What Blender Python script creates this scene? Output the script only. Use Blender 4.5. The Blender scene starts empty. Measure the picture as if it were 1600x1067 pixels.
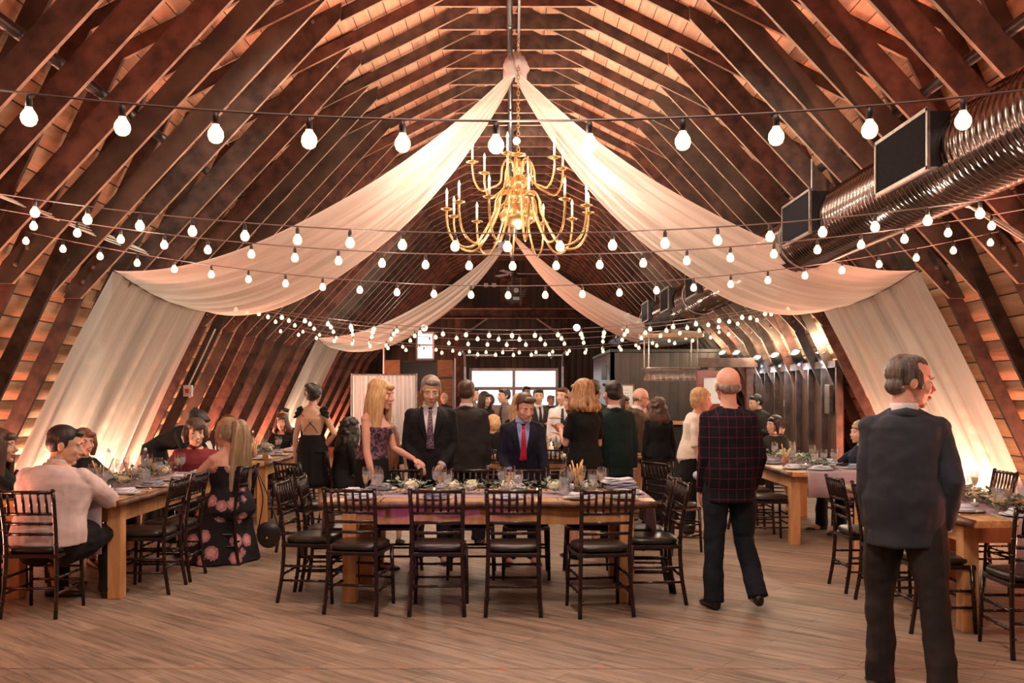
import bpy, math, random
from mathutils import Vector, Matrix, noise as mnoise
random.seed(7)
PI = math.pi
S = bpy.context.scene
COL = S.collection
V3 = Vector
FPX = 1450.0            # focal length in pixels of the 1600 wide frame
CAMZ = 1.58

# ------------------------------------------------------------------ camera, world, exposure
cd = bpy.data.cameras.new('camera')
cam = bpy.data.objects.new('camera', cd)
COL.objects.link(cam)
cam.location = (0, 0, CAMZ)
cam.rotation_euler = (PI/2, 0, 0)
cd.sensor_width = 36
cd.lens = 36*FPX/1600
cd.shift_y = (615-533.5)/1600
cd.clip_start = 0.05
cd.clip_end = 200
S.camera = cam

w = bpy.data.worlds.new('world')
S.world = w
w.use_nodes = True
w.node_tree.nodes['Background'].inputs[0].default_value = (0.93, 0.96, 1.0, 1)
w.node_tree.nodes['Background'].inputs[1].default_value = 1.5
S.view_settings.view_transform = 'Standard'
S.view_settings.look = 'None'
S.view_settings.gamma = 1
S.view_settings.exposure = 0.22
cy = S.cycles
cy.max_bounces = 6
cy.diffuse_bounces = 3
cy.glossy_bounces = 3
cy.transmission_bounces = 5
cy.transparent_max_bounces = 14
cy.sample_clamp_indirect = 3.0
cy.sample_clamp_direct = 30.0
cy.caustics_reflective = False
cy.caustics_refractive = False
cy.use_denoising = True
cy.blur_glossy = 1.0

def light(kind, loc, energy, color, size=0.1, aim=None, angle=None, blend=0.5, sizey=None, name='lamp_light', parent=None):
    l = bpy.data.lights.new(name, kind)
    l.energy = energy
    l.color = color
    if kind == 'AREA':
        l.size = size
        if sizey:
            l.shape = 'RECTANGLE'; l.size_y = sizey
    else:
        l.shadow_soft_size = size
    if kind == 'SPOT':
        l.spot_size = math.radians(angle or 90); l.spot_blend = blend
    o = bpy.data.objects.new(name, l)
    COL.objects.link(o)
    o.location = loc
    if aim is not None:
        d = V3(aim)-V3(loc)
        o.rotation_euler = d.to_track_quat('-Z', 'Y').to_euler()
    return o

WARM = (1.0, 0.82, 0.64)
EMBER = (1.0, 0.37, 0.23)
# ceiling lamp over the near dance floor (above the frame)
light('SPOT', (-0.1, 6.3, 5.35), 270, (1.0, 0.83, 0.68), 0.12, aim=(-0.1, 6.0, 0), angle=110, blend=0.6)
light('SPOT', (0.2, 2.4, 5.3), 420, (1.0, 0.82, 0.68), 0.4, aim=(0.1, 6.4, 0.4), angle=105, blend=0.8)  # added unseen front fill spot for the faces behind the table
# warm uplights standing in every second bay at the foot of both walls
for sx in (-1, 1):
    for k in range(-9, 31, 2):
        D = 9.02+0.61*(k+0.5)
        if sx > 0 and D > 12.7: continue
        E = 420 if D < 9.5 else 620
        behind = 9.2 < D < 12.2 or 19 < D < 21.8       # lamps standing behind the drapes are whiter and stronger
        light('SPOT', (sx*5.41, D, 0.13), 560 if behind else E, (1.0, 0.64, 0.44) if behind else EMBER, 0.05, aim=(sx*3.55, D, 4.2), angle=125, blend=0.8, name='uplight')
        if not behind:
            light('SPOT', (sx*5.36, D, 0.16), 1000 if D < 8 else 420 if D < 9.5 else 200, EMBER, 0.05, aim=(sx*2.35, D, 4.95), angle=44, blend=0.9, name='uplight_beam')
# added cool fill spots near the ridge, no fixtures, aimed at the cloth falling down both walls
for sx in (-1, 1):
    light('SPOT', (sx*0.5, 7.7, 5.45), 480, (0.95, 1.0, 0.84), 0.08, aim=(sx*4.55, 10.5, 1.5), angle=44, blend=0.9)
    light('SPOT', (sx*0.5, 17.0, 5.45), 440, (0.95, 1.0, 0.86), 0.08, aim=(sx*4.55, 20.2, 1.6), angle=44, blend=0.9)
# daylight through the far door and window
for (x0, x1, z0, z1) in ((-1.32, 1.43, 0.02, 2.35), (-2.97, -2.4, 2.62, 3.48)):
    p = light('AREA', ((x0+x1)/2, 28.75, (z0+z1)/2), 1, (1, 1, 1), x1-x0, aim=((x0+x1)/2, 0, (z0+z1)/2), sizey=z1-z0, name='daylight_portal')
    p.data.cycles.is_portal = True
# magenta stage lamp low in front of the table, then two added front fill spots
light('SPOT', (-1.2, 3.6, 0.9), 60, (0.75, 0.12, 1.0), 0.05, aim=(-0.55, 7.0, 0.62), angle=26, blend=0.9)
light('SPOT', (-3.2, 3.0, 2.6), 26, (1.0, 0.66, 0.46), 0.3, aim=(-2.6, 7.5, 0.9), angle=75, blend=0.9)
light('SPOT', (2.6, 1.6, 3.0), 26, (1.0, 0.72, 0.52), 0.3, aim=(1.9, 7.0, 0.9), angle=75, blend=0.9)

# ------------------------------------------------------------------ materials
MATS = {}
def nodes_of(name, rough=0.6, metal=0.0, spec=0.5):
    m = bpy.data.materials.new(name)
    m.use_nodes = True
    nt = m.node_tree
    b = nt.nodes['Principled BSDF']
    b.inputs['Roughness'].default_value = rough
    b.inputs['Metallic'].default_value = metal
    b.inputs['Specular IOR Level'].default_value = spec
    MATS[name] = m
    return m, nt, b
def nn(nt, t, **kw):
    n = nt.nodes.new(t)
    for k, v in kw.items():
        if k in n.inputs.keys() if not hasattr(n, k) else False:
            n.inputs[k].default_value = v
        else:
            setattr(n, k, v)
    return n
def mapped(nt, scale=(1, 1, 1), rot=(0, 0, 0), coord='Object'):
    tc = nt.nodes.new('ShaderNodeTexCoord')
    mp = nt.nodes.new('ShaderNodeMapping')
    mp.inputs['Scale'].default_value = scale
    mp.inputs['Rotation'].default_value = rot
    nt.links.new(tc.outputs[coord], mp.inputs['Vector'])
    return mp.outputs['Vector']
def noise_tex(nt, vec, scale, detail=4, rough=0.55, dist=0.0):
    n = nt.nodes.new('ShaderNodeTexNoise')
    n.inputs['Scale'].default_value = scale
    n.inputs['Detail'].default_value = detail
    n.inputs['Roughness'].default_value = rough
    n.inputs['Distortion'].default_value = dist
    nt.links.new(vec, n.inputs['Vector'])
    return n.outputs['Fac']
def ramp(nt, fac, stops):
    r = nt.nodes.new('ShaderNodeValToRGB')
    e = r.color_ramp.elements
    while len(e) < len(stops):
        e.new(0.5)
    for i, (p, c) in enumerate(stops):
        e[i].position = p
        e[i].color = (c[0], c[1], c[2], 1)
    nt.links.new(fac, r.inputs['Fac'])
    return r.outputs['Color']
def bump(nt, b, h, strength=0.3, dist=0.01):
    bp = nt.nodes.new('ShaderNodeBump')
    bp.inputs['Strength'].default_value = strength
    bp.inputs['Distance'].default_value = dist
    nt.links.new(h, bp.inputs['Height'])
    nt.links.new(bp.outputs['Normal'], b.inputs['Normal'])
def mat_noise(name, c0, c1, scale=8, stretch=(1, 1, 1), rough=0.6, metal=0.0, bumps=0.2, bdist=0.005, spec=0.5, detail=5, lo=0.35, hi=0.65, coord='Object'):
    m, nt, b = nodes_of(name, rough, metal, spec)
    v = mapped(nt, stretch, coord=coord)
    f = noise_tex(nt, v, scale, detail)
    nt.links.new(ramp(nt, f, [(lo, c0), (hi, c1)]), b.inputs['Base Color'])
    if bumps:
        bump(nt, b, f, bumps, bdist)
    return m
def fabric(name, c, var=0.15, rough=0.85, scale=6, sheen=0.0, bumps=0.15):
    c0 = tuple(max(0, x*(1-var)) for x in c)
    c1 = tuple(min(1, x*(1+var)) for x in c)
    m = mat_noise(name, c0, c1, scale, rough=rough, bumps=bumps, bdist=0.02, spec=0.25)
    m.node_tree.nodes['Principled BSDF'].inputs['Sheen Weight'].default_value = sheen
    return m
def emit(name, c, s):
    m, nt, b = nodes_of(name)
    b.inputs['Base Color'].default_value = (c[0], c[1], c[2], 1)
    b.inputs['Emission Color'].default_value = (c[0], c[1], c[2], 1)
    b.inputs['Emission Strength'].default_value = s
    m.cycles.emission_sampling = 'NONE'
    return m

# timber of the roof trusses
mat_noise('truss_timber', (0.030, 0.016, 0.012), (0.105, 0.056, 0.040), 6.0, (1, 1, 1), 0.75, bumps=0.35, bdist=0.006, detail=8)
mat_noise('truss_timber_red', (0.046, 0.019, 0.014), (0.150, 0.064, 0.044), 6.0, (1, 1, 1), 0.75, bumps=0.35, bdist=0.006, detail=8)
mat_noise('truss_timber_grey', (0.040, 0.026, 0.019), (0.100, 0.064, 0.046), 3.0, (1, 1, 1), 0.8, bumps=0.35, bdist=0.006, detail=8)
mat_noise('pale_timber', (0.20, 0.125, 0.085), (0.38, 0.26, 0.18), 9, (1, 1, 1), 0.7, bumps=0.1)  # paler tone for brace, upper rafter and collar undersides, battens and uprights
# boards of the roof: UV u = along the barn, v = up the slope
def boards(name, c0, c1, width, gap=0.05, bow=0.25, rough=0.7, stain=None):
    m, nt, b = nodes_of(name, rough)
    tc = nt.nodes.new('ShaderNodeTexCoord')
    sep = nt.nodes.new('ShaderNodeSeparateXYZ')
    nt.links.new(tc.outputs['UV'], sep.inputs[0])
    def mth(op, a, bb=None):
        n = nt.nodes.new('ShaderNodeMath'); n.operation = op
        for i, q in enumerate((a, bb)):
            if q is None: continue
            if isinstance(q, (int, float)): n.inputs[i].default_value = q
            else: nt.links.new(q, n.inputs[i])
        return n.outputs[0]
    vv = mth('DIVIDE', sep.outputs['Y'], width)
    fl = mth('FLOOR', vv)
    fr = mth('FRACT', vv)
    # random per board
    wn = nt.nodes.new('ShaderNodeTexWhiteNoise'); wn.noise_dimensions = '2D'
    seg = mth('FLOOR', mth('ADD', mth('DIVIDE', sep.outputs['X'], 3.1), mth('MULTIPLY', fl, 0.37)))
    cb = nt.nodes.new('ShaderNodeCombineXYZ')
    nt.links.new(fl, cb.inputs[0]); nt.links.new(seg, cb.inputs[1])
    nt.links.new(cb.outputs[0], wn.inputs['Vector'])
    mp = nt.nodes.new('ShaderNodeMapping'); mp.inputs['Scale'].default_value = (1.2, 9, 1)
    nt.links.new(tc.outputs['UV'], mp.inputs['Vector'])
    gr = noise_tex(nt, mp.outputs[0], 2.2, 7, 0.6, 0.6)
    mix = mth('ADD', mth('MULTIPLY', gr, 0.75), mth('MULTIPLY', wn.outputs['Value'], 0.45))
    col = ramp(nt, mix, [(0.3, c0), (0.8, c1)])
    line = mth('GREATER_THAN', mth('ABSOLUTE', mth('SUBTRACT', fr, 0.5)), 0.5-gap/2)
    mx = nt.nodes.new('ShaderNodeMix'); mx.data_type = 'RGBA'
    nt.links.new(line, mx.inputs['Factor']); nt.links.new(col, mx.inputs['A'])
    mx.inputs['B'].default_value = (0.012, 0.006, 0.004, 1)
    nt.links.new(mx.outputs['Result'], b.inputs['Base Color'])
    bow_h = mth('MULTIPLY', mth('MULTIPLY', fr, mth('SUBTRACT', 1.0, fr)), 4.0)
    h = mth('ADD', mth('MULTIPLY', bow_h, bow), mth('MULTIPLY', gr, 0.25))
    bump(nt, b, h, 0.9, 0.03)
    return m
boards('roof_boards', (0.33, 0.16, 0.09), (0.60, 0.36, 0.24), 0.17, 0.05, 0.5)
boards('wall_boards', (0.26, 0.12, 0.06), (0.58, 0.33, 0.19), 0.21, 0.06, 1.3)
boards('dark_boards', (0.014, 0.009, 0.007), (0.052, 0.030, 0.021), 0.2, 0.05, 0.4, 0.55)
boards('glossy_boards', (0.035, 0.020, 0.016), (0.12, 0.07, 0.052), 0.33, 0.02, 0.2, 0.28)
# floor planks laid on the skew
def floor_mat():
    m, nt, b = nodes_of('floor_planks', 0.58, 0, 0.3)
    v = mapped(nt, (1, 1, 1), (0, 0, math.radians(-141)))
    br = nt.nodes.new('ShaderNodeTexBrick')
    br.inputs['Scale'].default_value = 1.0
    br.inputs['Brick Width'].default_value = 1.22
    br.inputs['Row Height'].default_value = 0.165
    br.inputs['Mortar Size'].default_value = 0.0025
    br.inputs['Mortar Smooth'].default_value = 0.2
    br.inputs['Bias'].default_value = 0.0
    br.inputs['Color1'].default_value = (0.265, 0.20, 0.152, 1)
    br.inputs['Color2'].default_value = (0.36, 0.275, 0.21, 1)
    br.inputs['Mortar'].default_value = (0.12, 0.085, 0.065, 1)
    nt.links.new(v, br.inputs['Vector'])
    mp = nt.nodes.new('ShaderNodeMapping'); mp.inputs['Scale'].default_value = (1.0, 12, 1)
    nt.links.new(v, mp.inputs['Vector'])
    gr = noise_tex(nt, mp.outputs[0], 1.6, 8, 0.62, 0.8)
    st = ramp(nt, gr, [(0.30, (0.34, 0.33, 0.34)), (0.5, (0.84, 0.83, 0.82)), (0.70, (1.24, 1.16, 1.08))])
    mx = nt.nodes.new('ShaderNodeMix'); mx.data_type = 'RGBA'; mx.blend_type = 'MULTIPLY'
    mx.inputs['Factor'].default_value = 1.0
    nt.links.new(br.outputs['Color'], mx.inputs['A']); nt.links.new(st, mx.inputs['B'])
    nt.links.new(mx.outputs['Result'], b.inputs['Base Color'])
    bump(nt, b, gr, 0.12, 0.004)
floor_mat()
mat_noise('farm_table_top', (0.50, 0.25, 0.09), (0.78, 0.46, 0.20), 3.0, (0.8, 7, 7), 0.22, bumps=0.08)
mat_noise('farm_table_frame', (0.52, 0.25, 0.10), (0.74, 0.40, 0.18), 2.5, (6, 6, 0.8), 0.45, bumps=0.08)
mat_noise('table_bark_edge', (0.06, 0.025, 0.015), (0.20, 0.09, 0.05), 14, (1, 1, 1), 0.5, bumps=0.6, bdist=0.01)
mat_noise('chair_wood', (0.010, 0.005, 0.005), (0.024, 0.010, 0.009), 12, (1, 1, 1), 0.22, bumps=0.0)
mat_noise('chair_cushion', (0.010, 0.009, 0.009), (0.020, 0.016, 0.015), 20, (1, 1, 1), 0.30, bumps=0.05)
mat_noise('black_metal', (0.008, 0.008, 0.009), (0.02, 0.02, 0.022), 8, rough=0.4, bumps=0)
mat_noise('grey_metal', (0.35, 0.36, 0.38), (0.5, 0.52, 0.55), 8, rough=0.35, metal=0.7, bumps=0)
mat_noise('bolt_metal', (0.16, 0.13, 0.11), (0.28, 0.23, 0.2), 20, rough=0.45, metal=0.7, bumps=0)
mat_noise('brass', (0.92, 0.64, 0.28), (1.0, 0.80, 0.45), 5, rough=0.27, metal=1.0, bumps=0)
mat_noise('white_paint', (0.70, 0.70, 0.70), (0.82, 0.82, 0.82), 6, rough=0.5, bumps=0)
mat_noise('candle_white', (0.85, 0.78, 0.66), (0.9, 0.84, 0.74), 6, rough=0.5, bumps=0)
mat_noise('table_china', (0.66, 0.65, 0.64), (0.74, 0.73, 0.72), 6, rough=0.2, bumps=0)
mat_noise('napkin_cloth', (0.56, 0.56, 0.66), (0.70, 0.70, 0.80), 30, rough=0.9, bumps=0.2)
mat_noise('napkin_grey', (0.20, 0.20, 0.27), (0.30, 0.30, 0.38), 30, rough=0.9, bumps=0.2)
mat_noise('steel', (0.6, 0.6, 0.6), (0.75, 0.75, 0.75), 9, rough=0.2, metal=1, bumps=0)
mat_noise('breadstick', (0.60, 0.33, 0.12), (0.82, 0.52, 0.24), 25, rough=0.7, bumps=0.3)
mat_noise('kraft_paper', (0.30, 0.14, 0.08), (0.42, 0.22, 0.13), 14, rough=0.8, bumps=0.1)
mat_noise('leaf_green', (0.045, 0.085, 0.045), (0.14, 0.20, 0.12), 10, rough=0.5, bumps=0.1)
mat_noise('leaf_silver', (0.14, 0.19, 0.16), (0.27, 0.33, 0.28), 10, rough=0.55, bumps=0.1)
mat_noise('petal_white', (0.66, 0.66, 0.42), (0.86, 0.86, 0.70), 30, rough=0.7, bumps=0.2)
mat_noise('petal_cream', (0.78, 0.60, 0.34), (0.9, 0.76, 0.52), 30, rough=0.7, bumps=0.2)
mat_noise('amber_drink', (0.45, 0.15, 0.03), (0.55, 0.2, 0.05), 4, rough=0.1, bumps=0)
mat_noise('black_cabinet', (0.006, 0.006, 0.008), (0.012, 0.012, 0.015), 4, rough=0.3, bumps=0)
mat_noise('pine_cabinet', (0.16, 0.08, 0.035), (0.28, 0.15, 0.07), 4, (1, 1, 6), rough=0.6, bumps=0.1)
mat_noise('red_door_paint', (0.13, 0.025, 0.02), (0.2, 0.045, 0.035), 5, rough=0.4, bumps=0.05)
mat_noise('card_paper', (0.75, 0.74, 0.7), (0.85, 0.84, 0.8), 5, rough=0.7, bumps=0)
mat_noise('red_plastic', (0.6, 0.03, 0.03), (0.75, 0.06, 0.05), 5, rough=0.4, bumps=0)
mat_noise('cable_white', (0.6, 0.58, 0.52), (0.75, 0.72, 0.66), 5, rough=0.5, bumps=0)
mat_noise('cable_dark', (0.03, 0.025, 0.03), (0.06, 0.05, 0.06), 5, rough=0.5, bumps=0)
mat_noise('filter_mesh', (0.006, 0.005, 0.008), (0.013, 0.011, 0.015), 60, rough=0.8, bumps=0.1, spec=0.05)
emit('bulb_glow', (1.0, 0.72, 0.42), 1.9)
emit('flame_glow', (1.0, 0.68, 0.34), 9.0)
emit('tube_glow', (1.0, 0.90, 0.78), 9.0)
emit('flood_glow', (1.0, 0.86, 0.66), 12.0)
def glassy(name, tint=(1, 1, 1), alpha=0.85):
    m = bpy.data.materials.new(name); m.use_nodes = True
    nt = m.node_tree; nt.nodes.clear()
    o = nt.nodes.new('ShaderNodeOutputMaterial')
    t = nt.nodes.new('ShaderNodeBsdfTransparent'); t.inputs[0].default_value = (*tint, 1)
    g = nt.nodes.new('ShaderNodeBsdfGlossy'); g.inputs['Roughness'].default_value = 0.04
    lw = nt.nodes.new('ShaderNodeLayerWeight'); lw.inputs['Blend'].default_value = 0.25
    mr = nt.nodes.new('ShaderNodeMapRange'); mr.inputs['To Min'].default_value = 1-alpha; mr.inputs['To Max'].default_value = 0.75
    nt.links.new(lw.outputs['Facing'], mr.inputs['Value'])
    mx = nt.nodes.new('ShaderNodeMixShader')
    nt.links.new(mr.outputs[0], mx.inputs[0]); nt.links.new(t.outputs[0], mx.inputs[1]); nt.links.new(g.outputs[0], mx.inputs[2])
    nt.links.new(mx.outputs[0], o.inputs[0])
    MATS[name] = m
glassy('drinking_glass', (0.93, 0.95, 0.97), 0.88)
glassy('rack_glass', (0.95, 0.96, 1.0), 0.30)
glassy('window_glass', (0.97, 0.98, 1.0), 0.95)
def liquid(name, c, trans):
    m, nt, b = nodes_of(name, 0.05)
    b.inputs['Base Color'].default_value = (*c, 1)
    b.inputs['Alpha'].default_value = trans
liquid('iced_water', (0.78, 0.80, 0.86), 0.30)
liquid('sparkling_wine', (0.85, 0.58, 0.30), 0.50)
def sheer(name, c, clear):
    m = bpy.data.materials.new(name); m.use_nodes = True
    nt = m.node_tree; nt.nodes.clear()
    o = nt.nodes.new('ShaderNodeOutputMaterial')
    d = nt.nodes.new('ShaderNodeBsdfDiffuse'); d.inputs[0].default_value = (*c, 1)
    t = nt.nodes.new('ShaderNodeBsdfTranslucent'); t.inputs[0].default_value = (*c, 1)
    tr = nt.nodes.new('ShaderNodeBsdfTransparent')
    m1 = nt.nodes.new('ShaderNodeMixShader'); m1.inputs[0].default_value = 0.5
    nt.links.new(d.outputs[0], m1.inputs[1]); nt.links.new(t.outputs[0], m1.inputs[2])
    m2 = nt.nodes.new('ShaderNodeMixShader')
    v = mapped(nt, (1, 1, 1), coord='UV')
    mp = nt.nodes.new('ShaderNodeMapping'); mp.inputs['Scale'].default_value = (26, 1.3, 1)
    nt.links.new(v, mp.inputs['Vector'])
    f = noise_tex(nt, mp.outputs[0], 1.0, 5, 0.6, 0.4)
    mr = nt.nodes.new('ShaderNodeMapRange')
    mr.inputs['From Min'].default_value = 0.3; mr.inputs['From Max'].default_value = 0.7
    mr.inputs['To Min'].default_value = clear+0.12; mr.inputs['To Max'].default_value = clear-0.12
    nt.links.new(f, mr.inputs['Value'])
    nt.links.new(mr.outputs[0], m2.inputs[0])
    nt.links.new(m1.outputs[0], m2.inputs[1]); nt.links.new(tr.outputs[0], m2.inputs[2])
    nt.links.new(m2.outputs[0], o.inputs[0])
    MATS[name] = m
sheer('sheer_fabric', (0.90, 0.87, 0.80), 0.22)
sheer('curtain_fabric', (0.86, 0.84, 0.84), 0.05)
sheer('runner_cloth', (0.66, 0.54, 0.60), 0.06)

# ------------------------------------------------------------------ mesh helpers
class MB:
    def __init__(s):
        s.v = []; s.f = []; s.m = []; s.uv = []
    def add(s, vs, fs, mi=0, uvs=None):
        n = len(s.v)
        s.v += [tuple(p) for p in vs]
        for k, f in enumerate(fs):
            s.f.append(tuple(i+n for i in f)); s.m.append(mi)
            s.uv.append(uvs[k] if uvs else None)
        return s
    def hexa(s, p, mi=0, top=None):   # 8 corners: bottom 0-3, top 4-7
        return s.add(p, [(0, 3, 2, 1), (4, 5, 6, 7), (0, 1, 5, 4), (1, 2, 6, 5), (2, 3, 7, 6), (3, 0, 4, 7)], mi)
    def box(s, c, d, R=None, mi=0):
        hx, hy, hz = d[0]/2, d[1]/2, d[2]/2
        ps = [V3((x, y, z)) for z in (-hz, hz) for (x, y) in ((-hx, -hy), (hx, -hy), (hx, hy), (-hx, hy))]
        if R is not None: ps = [R @ p for p in ps]
        return s.hexa([p+V3(c) for p in ps], mi)
    def prism(s, poly, y0, y1, mi=0):   # poly in x,z extruded along y
        n = len(poly)
        vs = [(x, y0, z) for x, z in poly]+[(x, y1, z) for x, z in poly]
        fs = [tuple(range(n))[::-1], tuple(range(n, 2*n))]
        fs += [(i, (i+1) % n, (i+1) % n+n, i+n) for i in range(n)]
        a = sum(poly[i][0]*poly[(i+1) % n][1]-poly[(i+1) % n][0]*poly[i][1] for i in range(n))
        if a < 0: fs = [f[::-1] for f in fs]
        fs = [f[::-1] for f in fs]
        return s.add(vs, fs, mi)
    def tube(s, pts, r, n=8, cap=True, mi=0, flat=None):
        pts = [V3(p) for p in pts]
        rs = r if isinstance(r, (list, tuple)) else [r]*len(pts)
        vs = []; up = None
        for i, p in enumerate(pts):
            d = (pts[min(i+1, len(pts)-1)]-pts[max(i-1, 0)])
            if d.length < 1e-9: d = V3((0, 0, 1))
            d.normalize()
            if up is None:
                up = V3((0, 0, 1)) if abs(d.z) < 0.9 else V3((0, 1, 0))
            x = d.cross(up)
            if x.length < 1e-6: x = d.orthogonal()
            x.normalize(); y = x.cross(d).normalized(); up = y
            for k in range(n):
                a = 2*PI*k/n
                vs.append(p+(x*math.cos(a)+y*math.sin(a)*(flat or 1))*rs[i])
        fs = []
        for i in range(len(pts)-1):
            for k in range(n):
                a, b = i*n+k, i*n+(k+1) % n
                fs.append((a, a+n, b+n, b))
        if cap:
            fs.append(tuple(range(n)))
            fs.append(tuple(range(len(pts)*n-1, (len(pts)-1)*n-1, -1)))
        return s.add(vs, fs, mi)
    def rings(s, rings, cap=True, mi=0, closed=True):
        n = len(rings[0]); vs = [p for r in rings for p in r]; fs = []
        for i in range(len(rings)-1):
            for k in range(n if closed else n-1):
                a, b = i*n+k, i*n+(k+1) % n
                fs.append((a, b, b+n, a+n))
        if cap:
            fs.append(tuple(range(n))[::-1])
            fs.append(tuple(range((len(rings)-1)*n, len(rings)*n)))
        return s.add(vs, fs, mi)
    def lathe(s, prof, c=(0, 0, 0), n=16, cap=True, mi=0, R=None):
        rs = []
        for r, z in prof:
            ring = []
            for k in range(n):
                p = V3((r*math.cos(2*PI*k/n), r*math.sin(2*PI*k/n), z))
                if R is not None: p = R @ p
                ring.append(p+V3(c))
            rs.append(ring)
        return s.rings(rs, cap, mi)
    def ell(s, c, r, R=None, n=12, m=8, mi=0):
        if isinstance(r, (int, float)): r = (r, r, r)
        rs = []
        for i in range(m+1):
            a = -PI/2+PI*i/m
            a = max(-PI/2+0.02, min(PI/2-0.02, a))
            ring = []
            for k in range(n):
                b = 2*PI*k/n
                p = V3((r[0]*math.cos(a)*math.cos(b), r[1]*math.cos(a)*math.sin(b), r[2]*math.sin(a)))
                if R is not None: p = R @ p
                ring.append(p+V3(c))
            rs.append(ring)
        return s.rings(rs, True, mi)
    def grid(s, fn, nu, nv, mi=0, uvfn=None):
        vs = []; n0 = len(s.v)
        for i in range(nu+1):
            for j in range(nv+1):
                vs.append(fn(i/nu, j/nv))
        fs = []; uvs = []
        for i in range(nu):
            for j in range(nv):
                a = i*(nv+1)+j
                fs.append((a, a+nv+1, a+nv+2, a+1))
                q = [(i/nu, j/nv), ((i+1)/nu, j/nv), ((i+1)/nu, (j+1)/nv), (i/nu, (j+1)/nv)]
                uvs.append([uvfn(*t) for t in q] if uvfn else q)
        return s.add(vs, fs, mi, uvs)
    def mesh(s, name, mats, smooth=False):
        me = bpy.data.meshes.new(name)
        me.from_pydata([tuple(p) for p in s.v], [], s.f)
        for mt in (mats if isinstance(mats, (list, tuple)) else [mats]):
            me.materials.append(MATS[mt] if isinstance(mt, str) else mt)
        for p, mi in zip(me.polygons, s.m):
            p.material_index = mi
            p.use_smooth = smooth
        if any(u is not None for u in s.uv):
            l = me.uv_layers.new(name='UVMap')
            for p, u in zip(me.polygons, s.uv):
                if u:
                    for li, q in zip(p.loop_indices, u):
                        l.data[li].uv = q
        me.update()
        return me

def obj(name, mb, mats, parent=None, smooth=False, loc=None, bevel=0):
    me = mb.mesh(name, mats, smooth) if isinstance(mb, MB) else mb
    o = bpy.data.objects.new(name, me)
    COL.objects.link(o)
    if parent is not None: o.parent = parent
    if loc is not None: o.location = loc
    if bevel:
        bv = o.modifiers.new('bevel', 'BEVEL'); bv.width = bevel; bv.segments = 2; bv.limit_method = 'ANGLE'
    return o
def tag(o, label, cat, group=None, kind=None):
    o['label'] = label; o['category'] = cat
    if group: o['group'] = group
    if kind: o['kind'] = kind
    return o
def thing(name, label, cat, loc=(0, 0, 0), rz=0.0, group=None):
    o = bpy.data.objects.new(name, None)
    o.empty_display_size = 0.1
    COL.objects.link(o); o.location = loc; o.rotation_euler = (0, 0, rz)
    return tag(o, label, cat, group)
def struct(o):
    o['kind'] = 'structure'; return o
def dup(root, loc=None, rz=None, label=None, group=None, scale=None):
    r = root.copy(); COL.objects.link(r)
    if loc is not None: r.location = loc
    if rz is not None: r.rotation_euler = (0, 0, rz)
    if scale is not None: r.scale = (scale,)*3 if isinstance(scale, (int, float)) else scale
    if label: r['label'] = label
    if group: r['group'] = group
    for ch in list(root.children):
        c = ch.copy(); COL.objects.link(c); c.parent = r
        for g in ch.children:
            d = g.copy(); COL.objects.link(d); d.parent = c
    return r
def lerp(a, b, t): return a+(b-a)*t
def sm(t): t = max(0, min(1, t)); return t*t*(3-2*t)
ORD = ['', 'first', 'second', 'third', 'fourth', 'fifth', 'sixth', 'seventh', 'eighth', 'ninth', 'tenth', 'eleventh', 'twelfth', 'thirteenth', 'fourteenth', 'fifteenth', 'sixteenth', 'seventeenth', 'eighteenth', 'nineteenth', 'twentieth', 'twenty-first', 'twenty-second', 'twenty-third', 'twenty-fourth', 'twenty-fifth', 'twenty-sixth', 'twenty-seventh', 'twenty-eighth', 'twenty-ninth', 'thirtieth', 'thirty-first', 'thirty-second', 'thirty-third', 'thirty-fourth', 'thirty-fifth', 'thirty-sixth', 'thirty-seventh', 'thirty-eighth', 'thirty-ninth']
# ------------------------------------------------------------------ shell of the barn
Y0, YF = -1.5, 28.6
KNEE, GAM, RIDGE, FOOT = (4.2, 2.5), (3.29, 4.39), (0.0, 6.04), (5.4, 0.0)
UKNEE, COLLAR = (1.69, 5.2), (0.85, 5.61)
def off(p, q, d):   # offset both points of a segment outward (to larger x / z)
    dx, dz = q[0]-p[0], q[1]-p[1]; L = math.hypot(dx, dz)
    nx, nz = -dz/L, dx/L
    if nx+nz*0.5 < 0: nx, nz = -nx, -nz
    return (p[0]+nx*d, p[1]+nz*d), (q[0]+nx*d, q[1]+nz*d)
def isect(a, b, c, d):
    x1, y1 = a; x2, y2 = b; x3, y3 = c; x4, y4 = d
    den = (x1-x2)*(y3-y4)-(y1-y2)*(x3-x4)
    px = ((x1*y2-y1*x2)*(x3-x4)-(x1-x2)*(x3*y4-y3*x4))/den
    py = ((x1*y2-y1*x2)*(y3-y4)-(y1-y2)*(x3*y4-y3*x4))/den
    return (px, py)
RD = 0.16   # rafter depth
RU = 0.13    # upper rafter depth
lo_a, lo_b = off(FOOT, GAM, RD)
up_a, up_b = off(GAM, RIDGE, RU)
GAMO = isect(lo_a, lo_b, up_a, up_b)
FOOTO = isect(lo_a, lo_b, (0, 0), (1, 0))
RIDGEO = isect(up_a, up_b, (0, 0), (0, 1))

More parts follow.
